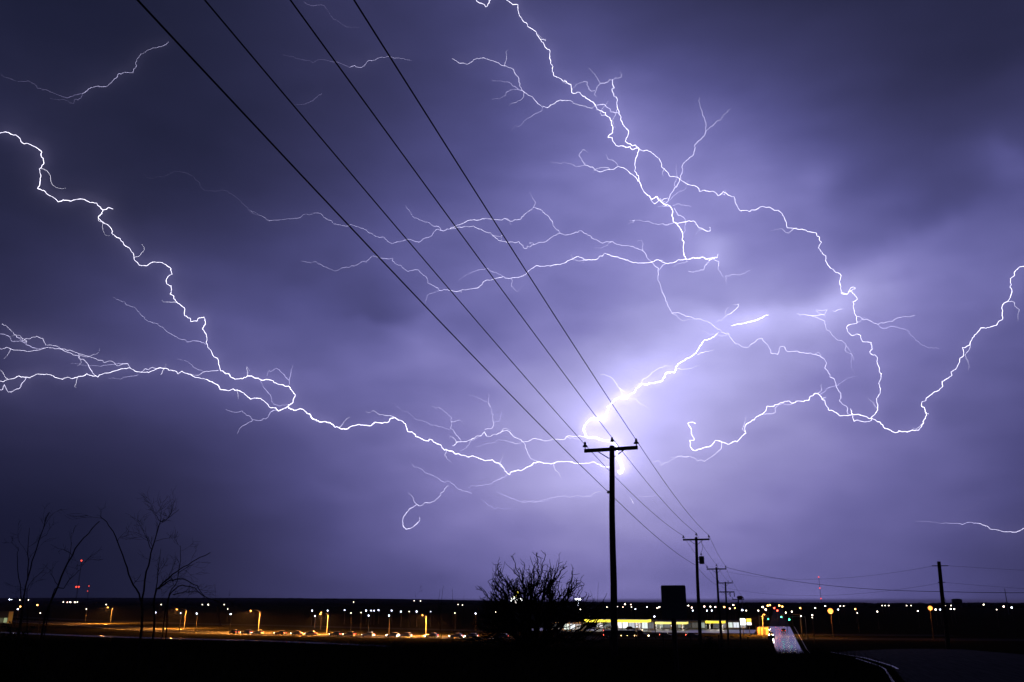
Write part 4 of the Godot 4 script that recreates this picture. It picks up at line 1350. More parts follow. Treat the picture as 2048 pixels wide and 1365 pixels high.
	far_lamp("fourth white lamp from the left between nearest pole and blank sign, above the canopies", Vector3(-108.2, -4.04, -668.7), 0.34, "w", 7.0)
	far_lamp("first blue-white lamp from the left between nearest pole and blank sign, above the canopies", Vector3(-83.7, -4.03, -531.9), 0.29, "b", 14.0)
	far_lamp("fifth white lamp from the left between nearest pole and blank sign, above the canopies", Vector3(-96.6, -4.02, -670.5), 0.37, "w", 14.0)
	far_lamp("second blue-white lamp from the left between nearest pole and blank sign, above the canopies", Vector3(-41.0, -4.00, -301.5), 0.22, "b", 14.0)
	far_lamp("sixth white lamp from the left between nearest pole and blank sign, above the canopies", Vector3(-78.6, -4.01, -594.8), 0.35, "w", 14.0)
	far_lamp("seventh white lamp from the left between nearest pole and blank sign, above the canopies", Vector3(-87.2, -4.01, -671.8), 0.43, "w", 14.0)
	far_lamp("the only white lamp between the blank sign and the transformer pole", Vector3(-81.2, -3.97, -836.0), 0.46, "w", 14.0)
	far_lamp("the only pinkish lamp between the blank sign and the transformer pole", Vector3(-59.2, -3.97, -633.6), 0.43, "p", 14.0)
	far_lamp("the only blue-white lamp between the blank sign and the transformer pole", Vector3(-43.0, -3.97, -464.7), 0.27, "b", 14.0)
	far_lamp("first pinkish lamp from the left on the horizon among the receding poles", Vector3(-57.4, -3.95, -721.8), 0.55, "p", 14.0)
	far_lamp("first blue-white lamp from the left on the horizon among the receding poles", Vector3(-35.8, -3.95, -465.3), 0.27, "b", 14.0)
	far_lamp("first white lamp from the left on the horizon among the receding poles", Vector3(-52.6, -3.95, -722.2), 0.46, "w", 14.0)
	far_lamp("second blue-white lamp from the left on the horizon among the receding poles", Vector3(-33.3, -3.94, -465.4), 0.27, "b", 14.0)
	far_lamp("second pinkish lamp from the left on the horizon among the receding poles", Vector3(-45.6, -3.94, -675.9), 0.43, "p", 14.0)
	far_lamp("first orange lamp from the left on the horizon among the receding poles", Vector3(-39.0, -3.93, -676.3), 0.60, "o", 14.0)
	far_lamp("third pinkish lamp from the left on the horizon among the receding poles", Vector3(-29.4, -3.92, -566.8), 0.31, "p", 14.0)
	far_lamp("fourth pinkish lamp from the left on the horizon among the receding poles", Vector3(-43.5, -3.91, -912.0), 0.61, "p", 14.0)
	far_lamp("second orange lamp from the left on the horizon among the receding poles", Vector3(-27.8, -3.91, -599.3), 0.38, "o", 14.0)
	far_lamp("third blue-white lamp from the left on the horizon among the receding poles", Vector3(-18.8, -3.90, -488.0), 0.39, "b", 14.0)
	far_lamp("second white lamp from the left on the horizon among the receding poles", Vector3(-16.0, -3.89, -466.4), 0.25, "w", 14.0)
	far_lamp("first white lamp from the left in the bright cluster above the road's far end", Vector3(-10.0, -3.87, -466.5), 0.29, "w", 14.0)
	far_lamp("second white lamp from the left in the bright cluster above the road's far end", Vector3(-11.1, -3.86, -677.3), 0.59, "w", 14.0)
	far_lamp("the only pinkish lamp in the bright cluster above the road's far end", Vector3(-6.9, -3.86, -512.1), 0.44, "p", 14.0)
	far_lamp("first orange lamp from the left in the bright cluster above the road's far end", Vector3(-9.2, -3.86, -839.9), 0.69, "o", 14.0)
	far_lamp("second orange lamp from the left in the bright cluster above the road's far end", Vector3(-8.0, -3.85, -913.0), 0.71, "o", 14.0)
	far_lamp("first red lamp from the left in the bright cluster above the road's far end", Vector3(-2.6, -3.84, -600.0), 0.49, "r", 14.0)
	far_lamp("second red lamp from the left in the bright cluster above the road's far end", Vector3(-0.6, -3.84, -466.6), 0.37, "r", 14.0)
	far_lamp("third orange lamp from the left in the bright cluster above the road's far end", Vector3(1.0, -3.84, -840.0), 0.73, "o", 14.0)
	far_lamp("fourth orange lamp from the left in the bright cluster above the road's far end", Vector3(3.1, -3.83, -724.1), 0.57, "o", 14.0)
	far_lamp("third white lamp from the left in the bright cluster above the road's far end", Vector3(2.9, -3.82, -396.2), 0.23, "w", 14.0)
	far_lamp("fourth white lamp from the left in the bright cluster above the road's far end", Vector3(5.9, -3.81, -428.5), 0.24, "w", 14.0)
	far_lamp("the only orange lamp between the road's far end and the big orange lamp", Vector3(13.7, -3.80, -599.8), 0.43, "o", 14.0)
	far_lamp("first white lamp from the left between the road's far end and the big orange lamp", Vector3(7.1, -3.79, -313.3), 0.17, "w", 14.0)
	far_lamp("second white lamp from the left between the road's far end and the big orange lamp", Vector3(11.5, -3.77, -333.1), 0.20, "w", 14.0)
	far_lamp("third white lamp from the left between the road's far end and the big orange lamp", Vector3(9.8, -3.76, -287.5), 0.13, "w", 7.0)
	far_lamp("fourth white lamp from the left between the road's far end and the big orange lamp", Vector3(22.9, -3.77, -599.5), 0.38, "w", 14.0)
	far_lamp("fifth white lamp from the left between the road's far end and the big orange lamp", Vector3(37.8, -3.75, -776.8), 0.46, "w", 14.0)
	far_lamp("the only blue-white lamp between the two big orange lamps", Vector3(31.4, -3.72, -511.2), 0.30, "b", 14.0)
	far_lamp("first white lamp from the left between the two big orange lamps", Vector3(49.6, -3.72, -776.2), 0.39, "w", 7.0)
	far_lamp("second white lamp from the left between the two big orange lamps", Vector3(52.3, -3.71, -776.0), 0.39, "w", 7.0)
	far_lamp("the only orange lamp between the two big orange lamps", Vector3(42.2, -3.69, -536.8), 0.41, "o", 14.0)
	far_lamp("third white lamp from the left between the two big orange lamps", Vector3(30.5, -3.68, -380.6), 0.18, "w", 7.0)
	far_lamp("fourth white lamp from the left between the two big orange lamps", Vector3(42.7, -3.64, -426.4), 0.27, "w", 14.0)
	far_lamp("fifth white lamp from the left between the two big orange lamps", Vector3(88.4, -3.63, -835.3), 0.39, "w", 7.0)
	far_lamp("sixth white lamp from the left between the two big orange lamps", Vector3(90.8, -3.62, -835.1), 0.39, "w", 7.0)
	far_lamp("seventh white lamp from the left between the two big orange lamps", Vector3(93.6, -3.62, -834.7), 0.42, "w", 7.0)
	far_lamp("eighth white lamp from the left between the two big orange lamps", Vector3(108.0, -3.58, -833.0), 0.39, "w", 7.0)
	far_lamp("ninth white lamp from the left between the two big orange lamps", Vector3(111.6, -3.57, -832.5), 0.39, "w", 7.0)
	far_lamp("tenth white lamp from the left between the two big orange lamps", Vector3(61.8, -3.55, -442.5), 0.26, "w", 14.0)
	far_lamp("first white lamp from the left around the foot of the lone right-hand pole", Vector3(79.4, -3.51, -506.0), 0.37, "w", 14.0)
	far_lamp("the only blue-white lamp around the foot of the lone right-hand pole", Vector3(81.5, -3.50, -505.6), 0.30, "b", 14.0)
	far_lamp("second white lamp from the left around the foot of the lone right-hand pole", Vector3(138.0, -3.49, -828.6), 0.42, "w", 7.0)
	far_lamp("third white lamp from the left around the foot of the lone right-hand pole", Vector3(90.9, -3.47, -530.7), 0.32, "w", 14.0)
	far_lamp("fourth white lamp from the left around the foot of the lone right-hand pole", Vector3(142.5, -3.47, -827.8), 0.42, "w", 7.0)
	far_lamp("fifth white lamp from the left around the foot of the lone right-hand pole", Vector3(92.6, -3.47, -530.4), 0.29, "w", 14.0)
	far_lamp("first white lamp from the left near the right edge below the long wires", Vector3(198.6, -3.39, -980.1), 0.55, "w", 14.0)
	far_lamp("second white lamp from the left near the right edge below the long wires", Vector3(107.1, -3.36, -500.8), 0.24, "w", 7.0)
	far_lamp("the only pinkish lamp near the right edge below the long wires", Vector3(156.1, -3.35, -707.1), 0.52, "p", 14.0)
	far_lamp("the only blue-white lamp near the right edge below the long wires", Vector3(141.4, -3.33, -620.4), 0.46, "b", 14.0)

# ---------------------------------------------------------------- plants
func build_plants() -> void:
	# the round bare tree on the crest
	rng.seed = 505
	var foot := Vector3(-13.9, ground(-13.9, -50), -50)
	var t := thing("bare_tree", "round leafless tree with many stems left of the nearest pole", "tree", foot)
	grow_tree(t, Vector3(4.9, 5.9, 2.8), 1200)
	var st := mesh_tool()
	traced("thin forked sapling at the far left with stems leaning right", Vector3(-11.55, 1.18, -11.06), [[0.016, 0.006, [-11.31, 1.19, -10.83, -11.60, 1.65, -11.06, -11.72, 2.04, -11.20, -11.35, 2.45, -10.91, -11.35, 3.02, -11.05]], [0.010, 0.003, [-11.48, 1.95, -10.97, -11.82, 2.36, -11.21, -11.72, 2.78, -11.06]], [0.010, 0.004, [-11.31, 1.35, -10.81, -11.50, 1.76, -10.89, -11.70, 2.19, -10.93, -11.96, 2.48, -11.12]], [0.009, 0.002, [-11.37, 1.23, -10.99, -11.72, 1.69, -11.23, -11.53, 1.92, -11.09, -11.64, 2.12, -11.44]]], 5, 0.33, 3)
	traced("long bare shoot arching up to the right behind the red mast lights", Vector3(-9.89, 1.23, -9.90), [[0.017, 0.006, [-9.93, 1.23, -9.89, -10.01, 1.72, -10.07, -9.54, 2.15, -9.75, -9.65, 2.50, -10.08, -9.75, 2.78, -10.45]], [0.009, 0.002, [-9.65, 1.61, -9.66, -9.95, 1.80, -10.15, -9.76, 2.01, -10.15, -9.77, 2.07, -10.24]]], 6, 0.35, 3)
	traced("tangled bare sapling with many arching stems left of the highway lamps", Vector3(-9.60, 1.16, -11.52), [[0.019, 0.005, [-9.53, 1.16, -11.40, -9.83, 1.65, -11.66, -9.80, 1.95, -11.35, -9.80, 2.32, -11.09, -9.82, 2.67, -10.83, -10.14, 2.90, -10.87]], [0.022, 0.006, [-9.53, 1.19, -11.40, -9.86, 1.65, -11.72, -9.48, 2.18, -11.32, -9.60, 2.54, -11.53, -9.62, 2.88, -11.64]], [0.009, 0.003, [-9.39, 2.85, -11.36, -9.55, 2.94, -11.73, -9.13, 3.03, -11.44]], [0.006, 0.002, [-9.39, 2.84, -11.36, -9.38, 2.92, -11.24, -9.39, 2.97, -11.16]], [0.006, 0.002, [-9.39, 2.84, -11.36, -9.34, 2.95, -11.29, -9.61, 3.05, -11.62]], [0.007, 0.002, [-9.80, 2.43, -11.74, -9.88, 2.61, -11.67, -9.92, 2.77, -11.57]], [0.019, 0.006, [-9.61, 1.15, -11.79, -9.39, 1.65, -11.44, -9.45, 1.84, -11.59, -9.15, 2.03, -11.50, -9.30, 2.20, -12.03, -9.03, 2.40, -12.23]], [0.014, 0.004, [-9.44, 1.81, -11.56, -9.54, 1.94, -11.95, -9.01, 1.95, -11.58, -9.06, 1.86, -12.00, -8.92, 1.66, -12.07]], [0.014, 0.004, [-9.14, 1.19, -11.50, -9.47, 1.65, -11.87, -9.10, 1.84, -11.60, -9.24, 1.85, -12.15, -8.81, 1.72, -11.81, -8.52, 1.60, -11.92]], [0.011, 0.003, [-9.16, 1.53, -11.44, -9.44, 1.92, -11.98, -9.05, 2.25, -11.51, -9.17, 2.48, -11.63]], [0.010, 0.002, [-9.56, 1.76, -11.67, -9.29, 2.10, -11.32, -9.57, 2.45, -11.67]], [0.009, 0.002, [-9.36, 1.72, -11.83, -8.97, 1.76, -11.62, -9.09, 1.76, -12.15, -8.78, 1.62, -12.00]], [0.007, 0.002, [-9.49, 2.06, -12.06, -8.97, 2.14, -11.58, -9.29, 2.21, -12.19]]], 7, 0.33, 4)
	traced("thin upright weed stems left of the round tree", Vector3(-9.45, 0.38, -24.19), [[0.009, 0.003, [-9.55, 0.38, -24.20, -9.64, 1.22, -24.04, -9.52, 1.93, -23.85]], [0.009, 0.003, [-9.66, 0.37, -24.32, -9.49, 1.43, -23.90, -9.49, 2.04, -24.07]], [0.009, 0.003, [-9.14, 0.40, -24.00, -9.31, 1.22, -24.35, -9.41, 1.96, -24.61]], [0.006, 0.002, [-9.97, 0.47, -23.61, -10.10, 1.22, -23.64, -10.27, 1.86, -23.75]], [0.006, 0.002, [-9.12, 0.44, -24.55, -9.09, 1.21, -24.61, -8.86, 1.78, -24.13]]], 8, 0.25, 1)
	traced("lone thin stem rising right of the round tree", Vector3(-5.96, 0.11, -29.36), [[0.010, 0.003, [-5.96, 0.12, -29.10, -6.00, 1.15, -29.62, -5.90, 2.22, -29.64]], [0.007, 0.002, [-5.93, 1.00, -29.17, -6.04, 1.56, -29.40, -6.19, 1.97, -29.51]]], 9, 0.25, 1)
	# the dark bush below the third pole
	for b in [["dense dark bush at the foot of the third utility pole", Vector3(-6.3, 0, -84), 2.0, 1.9, 31], ["low dark bush between the third pole and the lower road", Vector3(-4.1, 0, -86), 1.5, 1.0, 32], ["dark brush at the foot of the long bare shoot at the far left", Vector3(-11.6, 0, -11.0), 0.75, 1.75, 34], ["small round bush just right of the transformer pole's foot", Vector3(-7.4, 0, -80), 1.2, 1.2, 33]]:
		rng.seed = b[4]
		var f: Vector3 = b[1]
		f.y = ground(f.x, f.z)
		t = thing("dark_bush", b[0], "bush", f, 0.0, "dark bushes below the receding poles")
		st = mesh_tool()
		var leaves := mesh_tool()
		for k in 40:
			var d := Vector3(rng.randfn() * 0.7, rng.randf_range(0.3, 1.2), rng.randfn() * 0.7).normalized()
			var tip := Vector3(d.x * b[2] * 0.75, d.y * b[3], d.z * b[2] * 0.75) * rng.randf_range(0.6, 1.0)
			tube(st, [Vector3(d.x * 0.2, -0.1, d.z * 0.2), tip * 0.55, tip], [0.03, 0.018, 0.006], 3)
			for q in (60 if b[2] > 0.8 else 160):
				var c: Vector3 = tip * rng.randf_range(0.35, 1.02) + Vector3(rng.randfn(), rng.randfn(), rng.randfn()) * 0.08 * b[2]
				var u := Vector3(rng.randfn(), rng.randfn(), rng.randfn()).normalized() * (0.1 if b[2] > 0.8 else 0.03)
				var v := u.cross(Vector3(rng.randfn(), rng.randfn(), rng.randfn())).normalized() * (0.05 if b[2] > 0.8 else 0.012)
				leaves.set_smooth_group(-1)
				tri(leaves, c - u, c + v, c + u)
				tri(leaves, c - u, c + u, c - v)
		obj("stems", st, bark(), t)
		obj("leaves", leaves, plain("dark evergreen leaf", Color(0.02, 0.03, 0.012), 0.9, 0.0, 0.1), t).set_meta("kind", "stuff")
	# rough winter grass on the bank and the crest
	rng.seed = 808
	var tuft := mesh_tool()
	for k in 7:
		var a := rng.randf() * TAU
		var d := Vector3(cos(a), 0, sin(a))
		var b := d * rng.randf() * 0.06
		var hh := rng.randf_range(0.14, 0.42)
		var s := d.cross(Vector3.UP) * 0.006
		tuft.set_smooth_group(-1)
		tri(tuft, b - s, b + s, b + d * hh * 0.25 + Vector3.UP * hh * 0.65)
		tri(tuft, b + s * 0.6 + d * hh * 0.2 + Vector3.UP * hh * 0.55, b - s * 0.6 + d * hh * 0.2 + Vector3.UP * hh * 0.55, b + d * hh * 0.5 + Vector3.UP * hh)
	tuft.generate_normals()
	var mm := MultiMesh.new()
	mm.transform_format = MultiMesh.TRANSFORM_3D
	mm.mesh = tuft.commit()
	var spots := []
	while spots.size() < 26000:
		var z := rng.randf_range(-63, -4)
		var x := rng.randf_range(-46, 3.5)
		if x > along(LEFT, z) - 0.15 or x < z * 1.15 - 2.0:
			continue
		spots.append(Transform3D(Basis(Vector3.UP, rng.randf() * TAU).scaled(Vector3.ONE * rng.randf_range(0.6, 1.5)), Vector3(x, ground(x, z) - 0.03, z)))
	mm.instance_count = spots.size()
	for i in spots.size():
		mm.set_instance_transform(i, spots[i])
	var g := MultiMeshInstance3D.new()
	g.multimesh = mm
	g.name = "grass"
	g.material_override = plain("dead grass blade", Color(0.03, 0.027, 0.014), 1.0, 0.0, 0.0)
	g.set_meta("kind", "stuff")
	tag(g, "rough dark winter grass over the bank in front of the camera", "grass")
	add_child(g)
	# trees on the far plain that make the skyline uneven
	rng.seed = 909
	var clump := mesh_tool()
	for k in 90:
		var c := Vector3(rng.randfn() * 2.6, absf(rng.randfn()) * 2.2 + 0.5, rng.randfn() * 2.6)
		var u := Vector3(rng.randfn(), rng.randfn(), rng.randfn()).normalized() * rng.randf_range(0.6, 1.2)
		var v := u.cross(Vector3(rng.randfn(), rng.randfn(), rng.randfn())).normalized() * 0.7
		clump.set_smooth_group(-1)
		tri(clump, c - u, c + v, c + u)
		tri(clump, c - u, c + u, c - v)
	clump.generate_normals()
	var far := MultiMesh.new()
	far.transform_format = MultiMesh.TRANSFORM_3D
	far.mesh = clump.commit()
	spots = []
	while spots.size() < 9000:
		var z := -rng.randf_range(1500, 6500)
		var x := rng.randf_range(-1.25, 0.32) * -z
		if fbm.get_noise_2d(x * 0.25, z * 0.25) < 0.02:
			continue
		spots.append(Transform3D(Basis(Vector3.UP, rng.randf() * TAU).scaled(Vector3(1.6, 0.5, 1.6) * rng.randf_range(0.6, 1.4)), Vector3(x, ground(x, z), z)))
	far.instance_count = spots.size()
	for i in spots.size():
		far.set_instance_transform(i, spots[i])
	g = MultiMeshInstance3D.new()
	g.multimesh = far
	g.name = "woods"
	g.material_override = plain("bare winter woods", Color(0.02, 0.019, 0.017), 1.0, 0.0, 0.0)
	g.set_meta("kind", "stuff")
	tag(g, "dark belts of bare woods on the plain below the skyline", "woods")
	add_child(g)

# ---------------------------------------------------------------- the lightning
func build_lightning() -> void:
	var b0 := bolt("jagged bright bolt dropping from the top of the sky to a forked end", 11)
	stroke(b0, "channel", 0.65, 0.98, "bright", [-663, 1832, -2107, -648, 1828, -2129, -634, 1832, -2140, -636, 1812, -2155, -629, 1797, -2170, -619, 1792, -2182, -609, 1780, -2195, -593, 1771, -2210, -586, 1754, -2221, -571, 1728, -2238, -557, 1719, -2247, -559, 1696, -2250, -550, 1664, -2259, -553, 1645, -2259, -548, 1630, -2263, -523, 1615, -2275, -498, 1603, -2285, -497, 1574, -2287, -472, 1575, -2295, -452, 1552, -2301, -424, 1526, -2308, -420, 1509, -2310, -393, 1496, -2314, -379, 1470, -2316, -373, 1446, -2319, -379, 1420, -2322, -389, 1409, -2323, -376, 1407, -2324, -366, 1380, -2329, -315, 1357, -2330, -297, 1360, -2327])
	stroke(b0, "channel", 0.98, 1.37, "bright", [-297, 1360, -2327, -298, 1345, -2331, -309, 1321, -2340, -314, 1293, -2353, -304, 1263, -2368, -294, 1237, -2381, -272, 1209, -2394, -273, 1208, -2396, -251, 1209, -2385, -231, 1184, -2395, -213, 1175, -2393, -209, 1166, -2400, -213, 1153, -2415, -206, 1135, -2430, -192, 1118, -2439, -187, 1102, -2455, -186, 1085, -2475, -191, 1056, -2514, -184, 1045, -2523, -153, 1038, -2507, -125, 1029, -2497, -107, 1023, -2488, -88, 1020, -2476])
	stroke(b0, "channel", 1.47, 0.33, "bright", [-114, 1022, -2496, -102, 1025, -2482, -88, 1020, -2476, -83, 1027, -2463])
	stroke(b0, "branch", 0.52, 0.91, "bright", [-366, 1612, -2312, -361, 1581, -2313, -369, 1577, -2313, -364, 1552, -2314, -357, 1547, -2314, -354, 1505, -2315, -351, 1486, -2316, -340, 1446, -2319, -323, 1420, -2320, -331, 1383, -2327, -297, 1360, -2327])
	stroke(b0, "branch", 0.33, 0.20, "mid", [-366, 1612, -2312, -375, 1615, -2312, -405, 1605, -2309, -417, 1589, -2307, -423, 1573, -2307, -420, 1556, -2308])
	stroke(b0, "branch", 0.26, 0.10, "mid", [-405, 1605, -2309, -415, 1626, -2306, -441, 1663, -2299])
	stroke(b0, "branch", 0.29, 0.10, "mid", [-423, 1579, -2307, -437, 1579, -2304, -446, 1612, -2301, -457, 1615, -2298, -482, 1605, -2291, -494, 1585, -2287])
	stroke(b0, "branch", 0.26, 0.07, "mid", [-366, 1612, -2312, -356, 1617, -2312, -342, 1615, -2313, -338, 1636, -2312])
	stroke(b0, "branch", 0.46, 0.46, "mid", [-424, 1526, -2308, -397, 1526, -2312, -377, 1506, -2314, -376, 1496, -2315, -351, 1488, -2316])
	stroke(b0, "branch", 0.26, 0.72, "bright", [-476, 1343, -2329, -468, 1330, -2336, -446, 1324, -2343, -428, 1310, -2353, -398, 1313, -2353, -382, 1310, -2354, -367, 1316, -2350, -342, 1305, -2353, -321, 1284, -2359, -307, 1263, -2368])
	stroke(b0, "branch", 0.13, 0.29, "mid", [-457, 1368, -2324, -470, 1378, -2318, -485, 1360, -2319, -476, 1343, -2329])
	stroke(b0, "branch", 0.29, 0.10, "mid", [-367, 1318, -2350, -379, 1337, -2342, -395, 1341, -2341, -400, 1357, -2335])
	stroke(b0, "branch", 0.23, 0.07, "mid", [-467, 1335, -2334, -498, 1326, -2330, -523, 1335, -2315, -574, 1335, -2289])
	stroke(b0, "branch", 0.59, 0.33, "mid", [-218, 1192, -2381, -178, 1224, -2336, -168, 1242, -2321, -156, 1271, -2303, -125, 1284, -2283, -120, 1309, -2275, -90, 1325, -2259, -83, 1341, -2255])
	stroke(b0, "branch", 0.26, 0.10, "mid", [-83, 1341, -2255, -83, 1360, -2254, -94, 1421, -2259, -94, 1457, -2260])
	stroke(b0, "branch", 0.29, 0.10, "mid", [-83, 1339, -2255, -62, 1346, -2245, -37, 1355, -2234, -7, 1379, -2222])
	stroke(b0, "branch", 0.46, 0.46, "mid", [-218, 1192, -2381, -222, 1189, -2387, -231, 1184, -2395])
	stroke(b0, "branch", 0.49, 0.26, "mid", [-202, 1167, -2394, -195, 1151, -2405, -176, 1138, -2405, -171, 1125, -2416, -176, 1108, -2439, -187, 1102, -2455])
	stroke(b0, "branch", 0.59, 0.49, "bright", [-206, 1135, -2430, -170, 1126, -2415, -147, 1121, -2403, -136, 1105, -2411, -108, 1084, -2413, -99, 1082, -2408, -100, 1090, -2399])
	stroke(b0, "branch", 0.46, 0.10, "mid", [-206, 1135, -2430, -232, 1137, -2445, -258, 1145, -2451, -307, 1164, -2454, -354, 1175, -2458])
	stroke(b0, "branch", 0.33, 0.13, "mid", [-213, 1174, -2394, -231, 1180, -2400, -255, 1186, -2407])
	stroke(b0, "branch", 0.26, 0.10, "mid", [-205, 1175, -2389, -186, 1173, -2378, -149, 1153, -2371])
	stroke(b0, "branch", 0.46, 0.46, "bright", [-273, 1207, -2397, -263, 1195, -2403, -250, 1199, -2393, -231, 1199, -2383, -219, 1197, -2378])
	stroke(b0, "branch", 0.23, 0.10, "mid", [-218, 1189, -2384, -187, 1200, -2357, -163, 1199, -2343, -147, 1218, -2321])
	stroke(b0, "branch", 0.46, 0.16, "mid", [-98, 1019, -2486, -83, 1009, -2486, -88, 992, -2511, -75, 971, -2524])
	stroke(b0, "branch", 0.46, 0.33, "mid", [-113, 1018, -2499, -128, 1014, -2516, -134, 1006, -2531, -158, 1010, -2545, -184, 1017, -2557])
	stroke(b0, "branch", 0.20, 0.20, "mid", [-68, 955, -2537, -68, 972, -2517, -23, 961, -2494, 8, 962, -2468])
	var b1 := bolt("long thin bolt winding down right from the jagged central bolt, with a tight curl", 12)
	stroke(b1, "channel", 0.61, 0.54, "bright", [-308, 1410, -2413, -279, 1394, -2410, -254, 1371, -2409, -237, 1345, -2411, -236, 1330, -2417, -215, 1300, -2421, -181, 1277, -2416, -159, 1255, -2416, -130, 1238, -2408, -123, 1223, -2414, -106, 1220, -2404, -67, 1191, -2396, -67, 1191, -2397, -51, 1196, -2381, -20, 1171, -2376, -7, 1134, -2400, 19, 1122, -2390, 54, 1121, -2365, 78, 1112, -2355, 92, 1100, -2358, 102, 1098, -2354, 113, 1086, -2360, 121, 1069, -2376, 123, 1055, -2392, 163, 1043, -2386, 202, 1027, -2391, 211, 1017, -2404, 206, 997, -2434, 227, 978, -2457, 230, 962, -2481, 248, 946, -2501, 268, 933, -2517, 266, 911, -2545, 269, 896, -2563, 284, 890, -2570])
	stroke(b1, "channel", 0.57, 0.68, "bright", [266, 895, -2564, 283, 891, -2569, 302, 906, -2552, 308, 903, -2557, 287, 896, -2564, 300, 895, -2566, 313, 879, -2584, 300, 872, -2589, 302, 852, -2608, 308, 835, -2623, 308, 816, -2636, 281, 811, -2636, 279, 795, -2644, 293, 782, -2652, 317, 781, -2656, 322, 763, -2664, 347, 761, -2671, 348, 741, -2677, 339, 733, -2677, 361, 714, -2687, 358, 696, -2688, 365, 664, -2691, 367, 666, -2692, 356, 628, -2686, 356, 614, -2683, 339, 571, -2669, 338, 547, -2661, 319, 525, -2648, 314, 519, -2645])
	stroke(b1, "branch", 0.41, 0.27, "mid", [308, 835, -2623, 340, 826, -2635, 369, 812, -2652, 406, 820, -2659, 435, 831, -2663, 481, 838, -2677])
	stroke(b1, "branch", 0.34, 0.10, "dim", [369, 812, -2652, 383, 801, -2663, 412, 807, -2670, 455, 798, -2692, 480, 769, -2716, 518, 747, -2741, 549, 746, -2755])
	var b2 := bolt("short faint forked bolt under the bright cloud edge, left of the tight curl", 13)
	stroke(b2, "channel", 0.62, 0.62, "bright~", [156, 985, -2996, 207, 968, -2994, 239, 968, -2987, 259, 981, -2974])
	stroke(b2, "branch", 0.46, 0.46, "mid~", [273, 977, -2976, 293, 977, -2975, 310, 979, -2973])
	stroke(b2, "branch", 0.39, 0.19, "mid", [207, 968, -2994, 247, 947, -3001, 250, 919, -3017, 286, 881, -3032, 309, 868, -3038, 324, 842, -3047, 333, 810, -3053])
	stroke(b2, "branch", 0.23, 0.08, "dim", [323, 836, -3048, 321, 792, -3053, 329, 760, -3054])
	var b3 := bolt("long bolt swooping from the right edge down and back left to a hooked end", 14)
	stroke(b3, "channel", 0.63, 0.82, "bright", [742, 890, -2472, 728, 889, -2473, 716, 878, -2488, 711, 855, -2515, 715, 838, -2535, 709, 822, -2550, 696, 814, -2556, 693, 795, -2571, 693, 779, -2583, 677, 761, -2591, 654, 754, -2589, 632, 753, -2582, 617, 736, -2586, 596, 706, -2590, 577, 700, -2585, 578, 693, -2587, 575, 674, -2590, 556, 646, -2587, 535, 628, -2579, 523, 608, -2574, 506, 599, -2566, 502, 580, -2562, 481, 567, -2552, 439, 535, -2527, 435, 521, -2522, 442, 515, -2523, 442, 504, -2520, 444, 495, -2518, 430, 474, -2506, 413, 447, -2489, 397, 448, -2483, 369, 442, -2468, 359, 444, -2465, 352, 439, -2460, 331, 450, -2457, 315, 470, -2459, 292, 482, -2456])
	stroke(b3, "channel", 0.69, 1.00, "bright", [292, 482, -2456, 277, 488, -2454, 245, 494, -2450, 233, 491, -2447, 212, 491, -2445, 195, 508, -2450, 183, 512, -2451, 171, 545, -2462, 164, 562, -2468, 155, 566, -2469, 140, 557, -2469, 121, 543, -2467, 107, 547, -2471, 95, 543, -2472, 71, 551, -2481, 42, 544, -2487, 38, 539, -2487, 20, 543, -2495, 5, 519, -2491, -12, 514, -2496, -42, 495, -2501, -50, 480, -2497, -46, 465, -2489, -64, 451, -2491, -97, 437, -2499, -112, 445, -2509, -135, 455, -2524, -148, 441, -2524, -202, 431, -2543, -213, 457, -2558, -215, 467, -2563, -201, 465, -2556, -208, 485, -2567, -212, 510, -2579, -220, 524, -2587, -195, 520, -2576])
	stroke(b3, "branch", 1.07, 0.47, "bright", [245, 495, -2450, 244, 504, -2453, 242, 513, -2456])
	stroke(b3, "branch", 0.50, 0.50, "bright", [245, 491, -2449, 246, 473, -2442, 258, 476, -2446, 273, 471, -2447, 282, 472, -2450, 292, 482, -2456])
	stroke(b3, "branch", 0.50, 0.31, "bright", [442, 504, -2520, 451, 498, -2523])
	stroke(b3, "branch", 0.47, 0.25, "bright", [171, 547, -2463, 181, 551, -2464])
	stroke(b3, "branch", 0.31, 0.31, "mid", [5, 519, -2491, 32, 516, -2481, 41, 533, -2484, 63, 546, -2482, 78, 539, -2475, 95, 543, -2472])
	stroke(b3, "branch", 0.31, 0.06, "dim", [164, 559, -2467, 206, 583, -2471, 240, 601, -2476, 271, 611, -2482])
	stroke(b3, "branch", 0.38, 0.16, "mid", [-117, 446, -2512, -121, 425, -2504, -139, 411, -2507, -152, 404, -2510, -172, 392, -2515, -192, 396, -2525, -201, 407, -2533, -232, 413, -2548, -274, 408, -2561, -301, 395, -2565, -315, 396, -2570])
	stroke(b3, "branch", 0.22, 0.09, "mid", [-304, 397, -2567, -313, 410, -2574, -336, 410, -2580])
	var b4 := bolt("lower of the two thin bolts running left behind the wires from the forked end", 15)
	stroke(b4, "channel", 0.77, 0.66, "bright", [-197, 1122, -2709, -231, 1129, -2725, -269, 1130, -2748, -284, 1137, -2749, -299, 1147, -2744, -321, 1147, -2756, -353, 1150, -2767, -401, 1162, -2769, -436, 1176, -2760, -478, 1191, -2747, -527, 1181, -2759, -563, 1181, -2753, -569, 1187, -2744, -594, 1189, -2734, -631, 1175, -2739, -688, 1162, -2725])
	stroke(b4, "channel", 0.63, 0.45, "mid", [-688, 1163, -2725, -732, 1158, -2697, -757, 1144, -2697, -775, 1129, -2703, -798, 1119, -2694, -832, 1110, -2670, -845, 1111, -2651, -878, 1096, -2632, -940, 1059, -2604, -990, 1037, -2562, -1004, 1036, -2542])
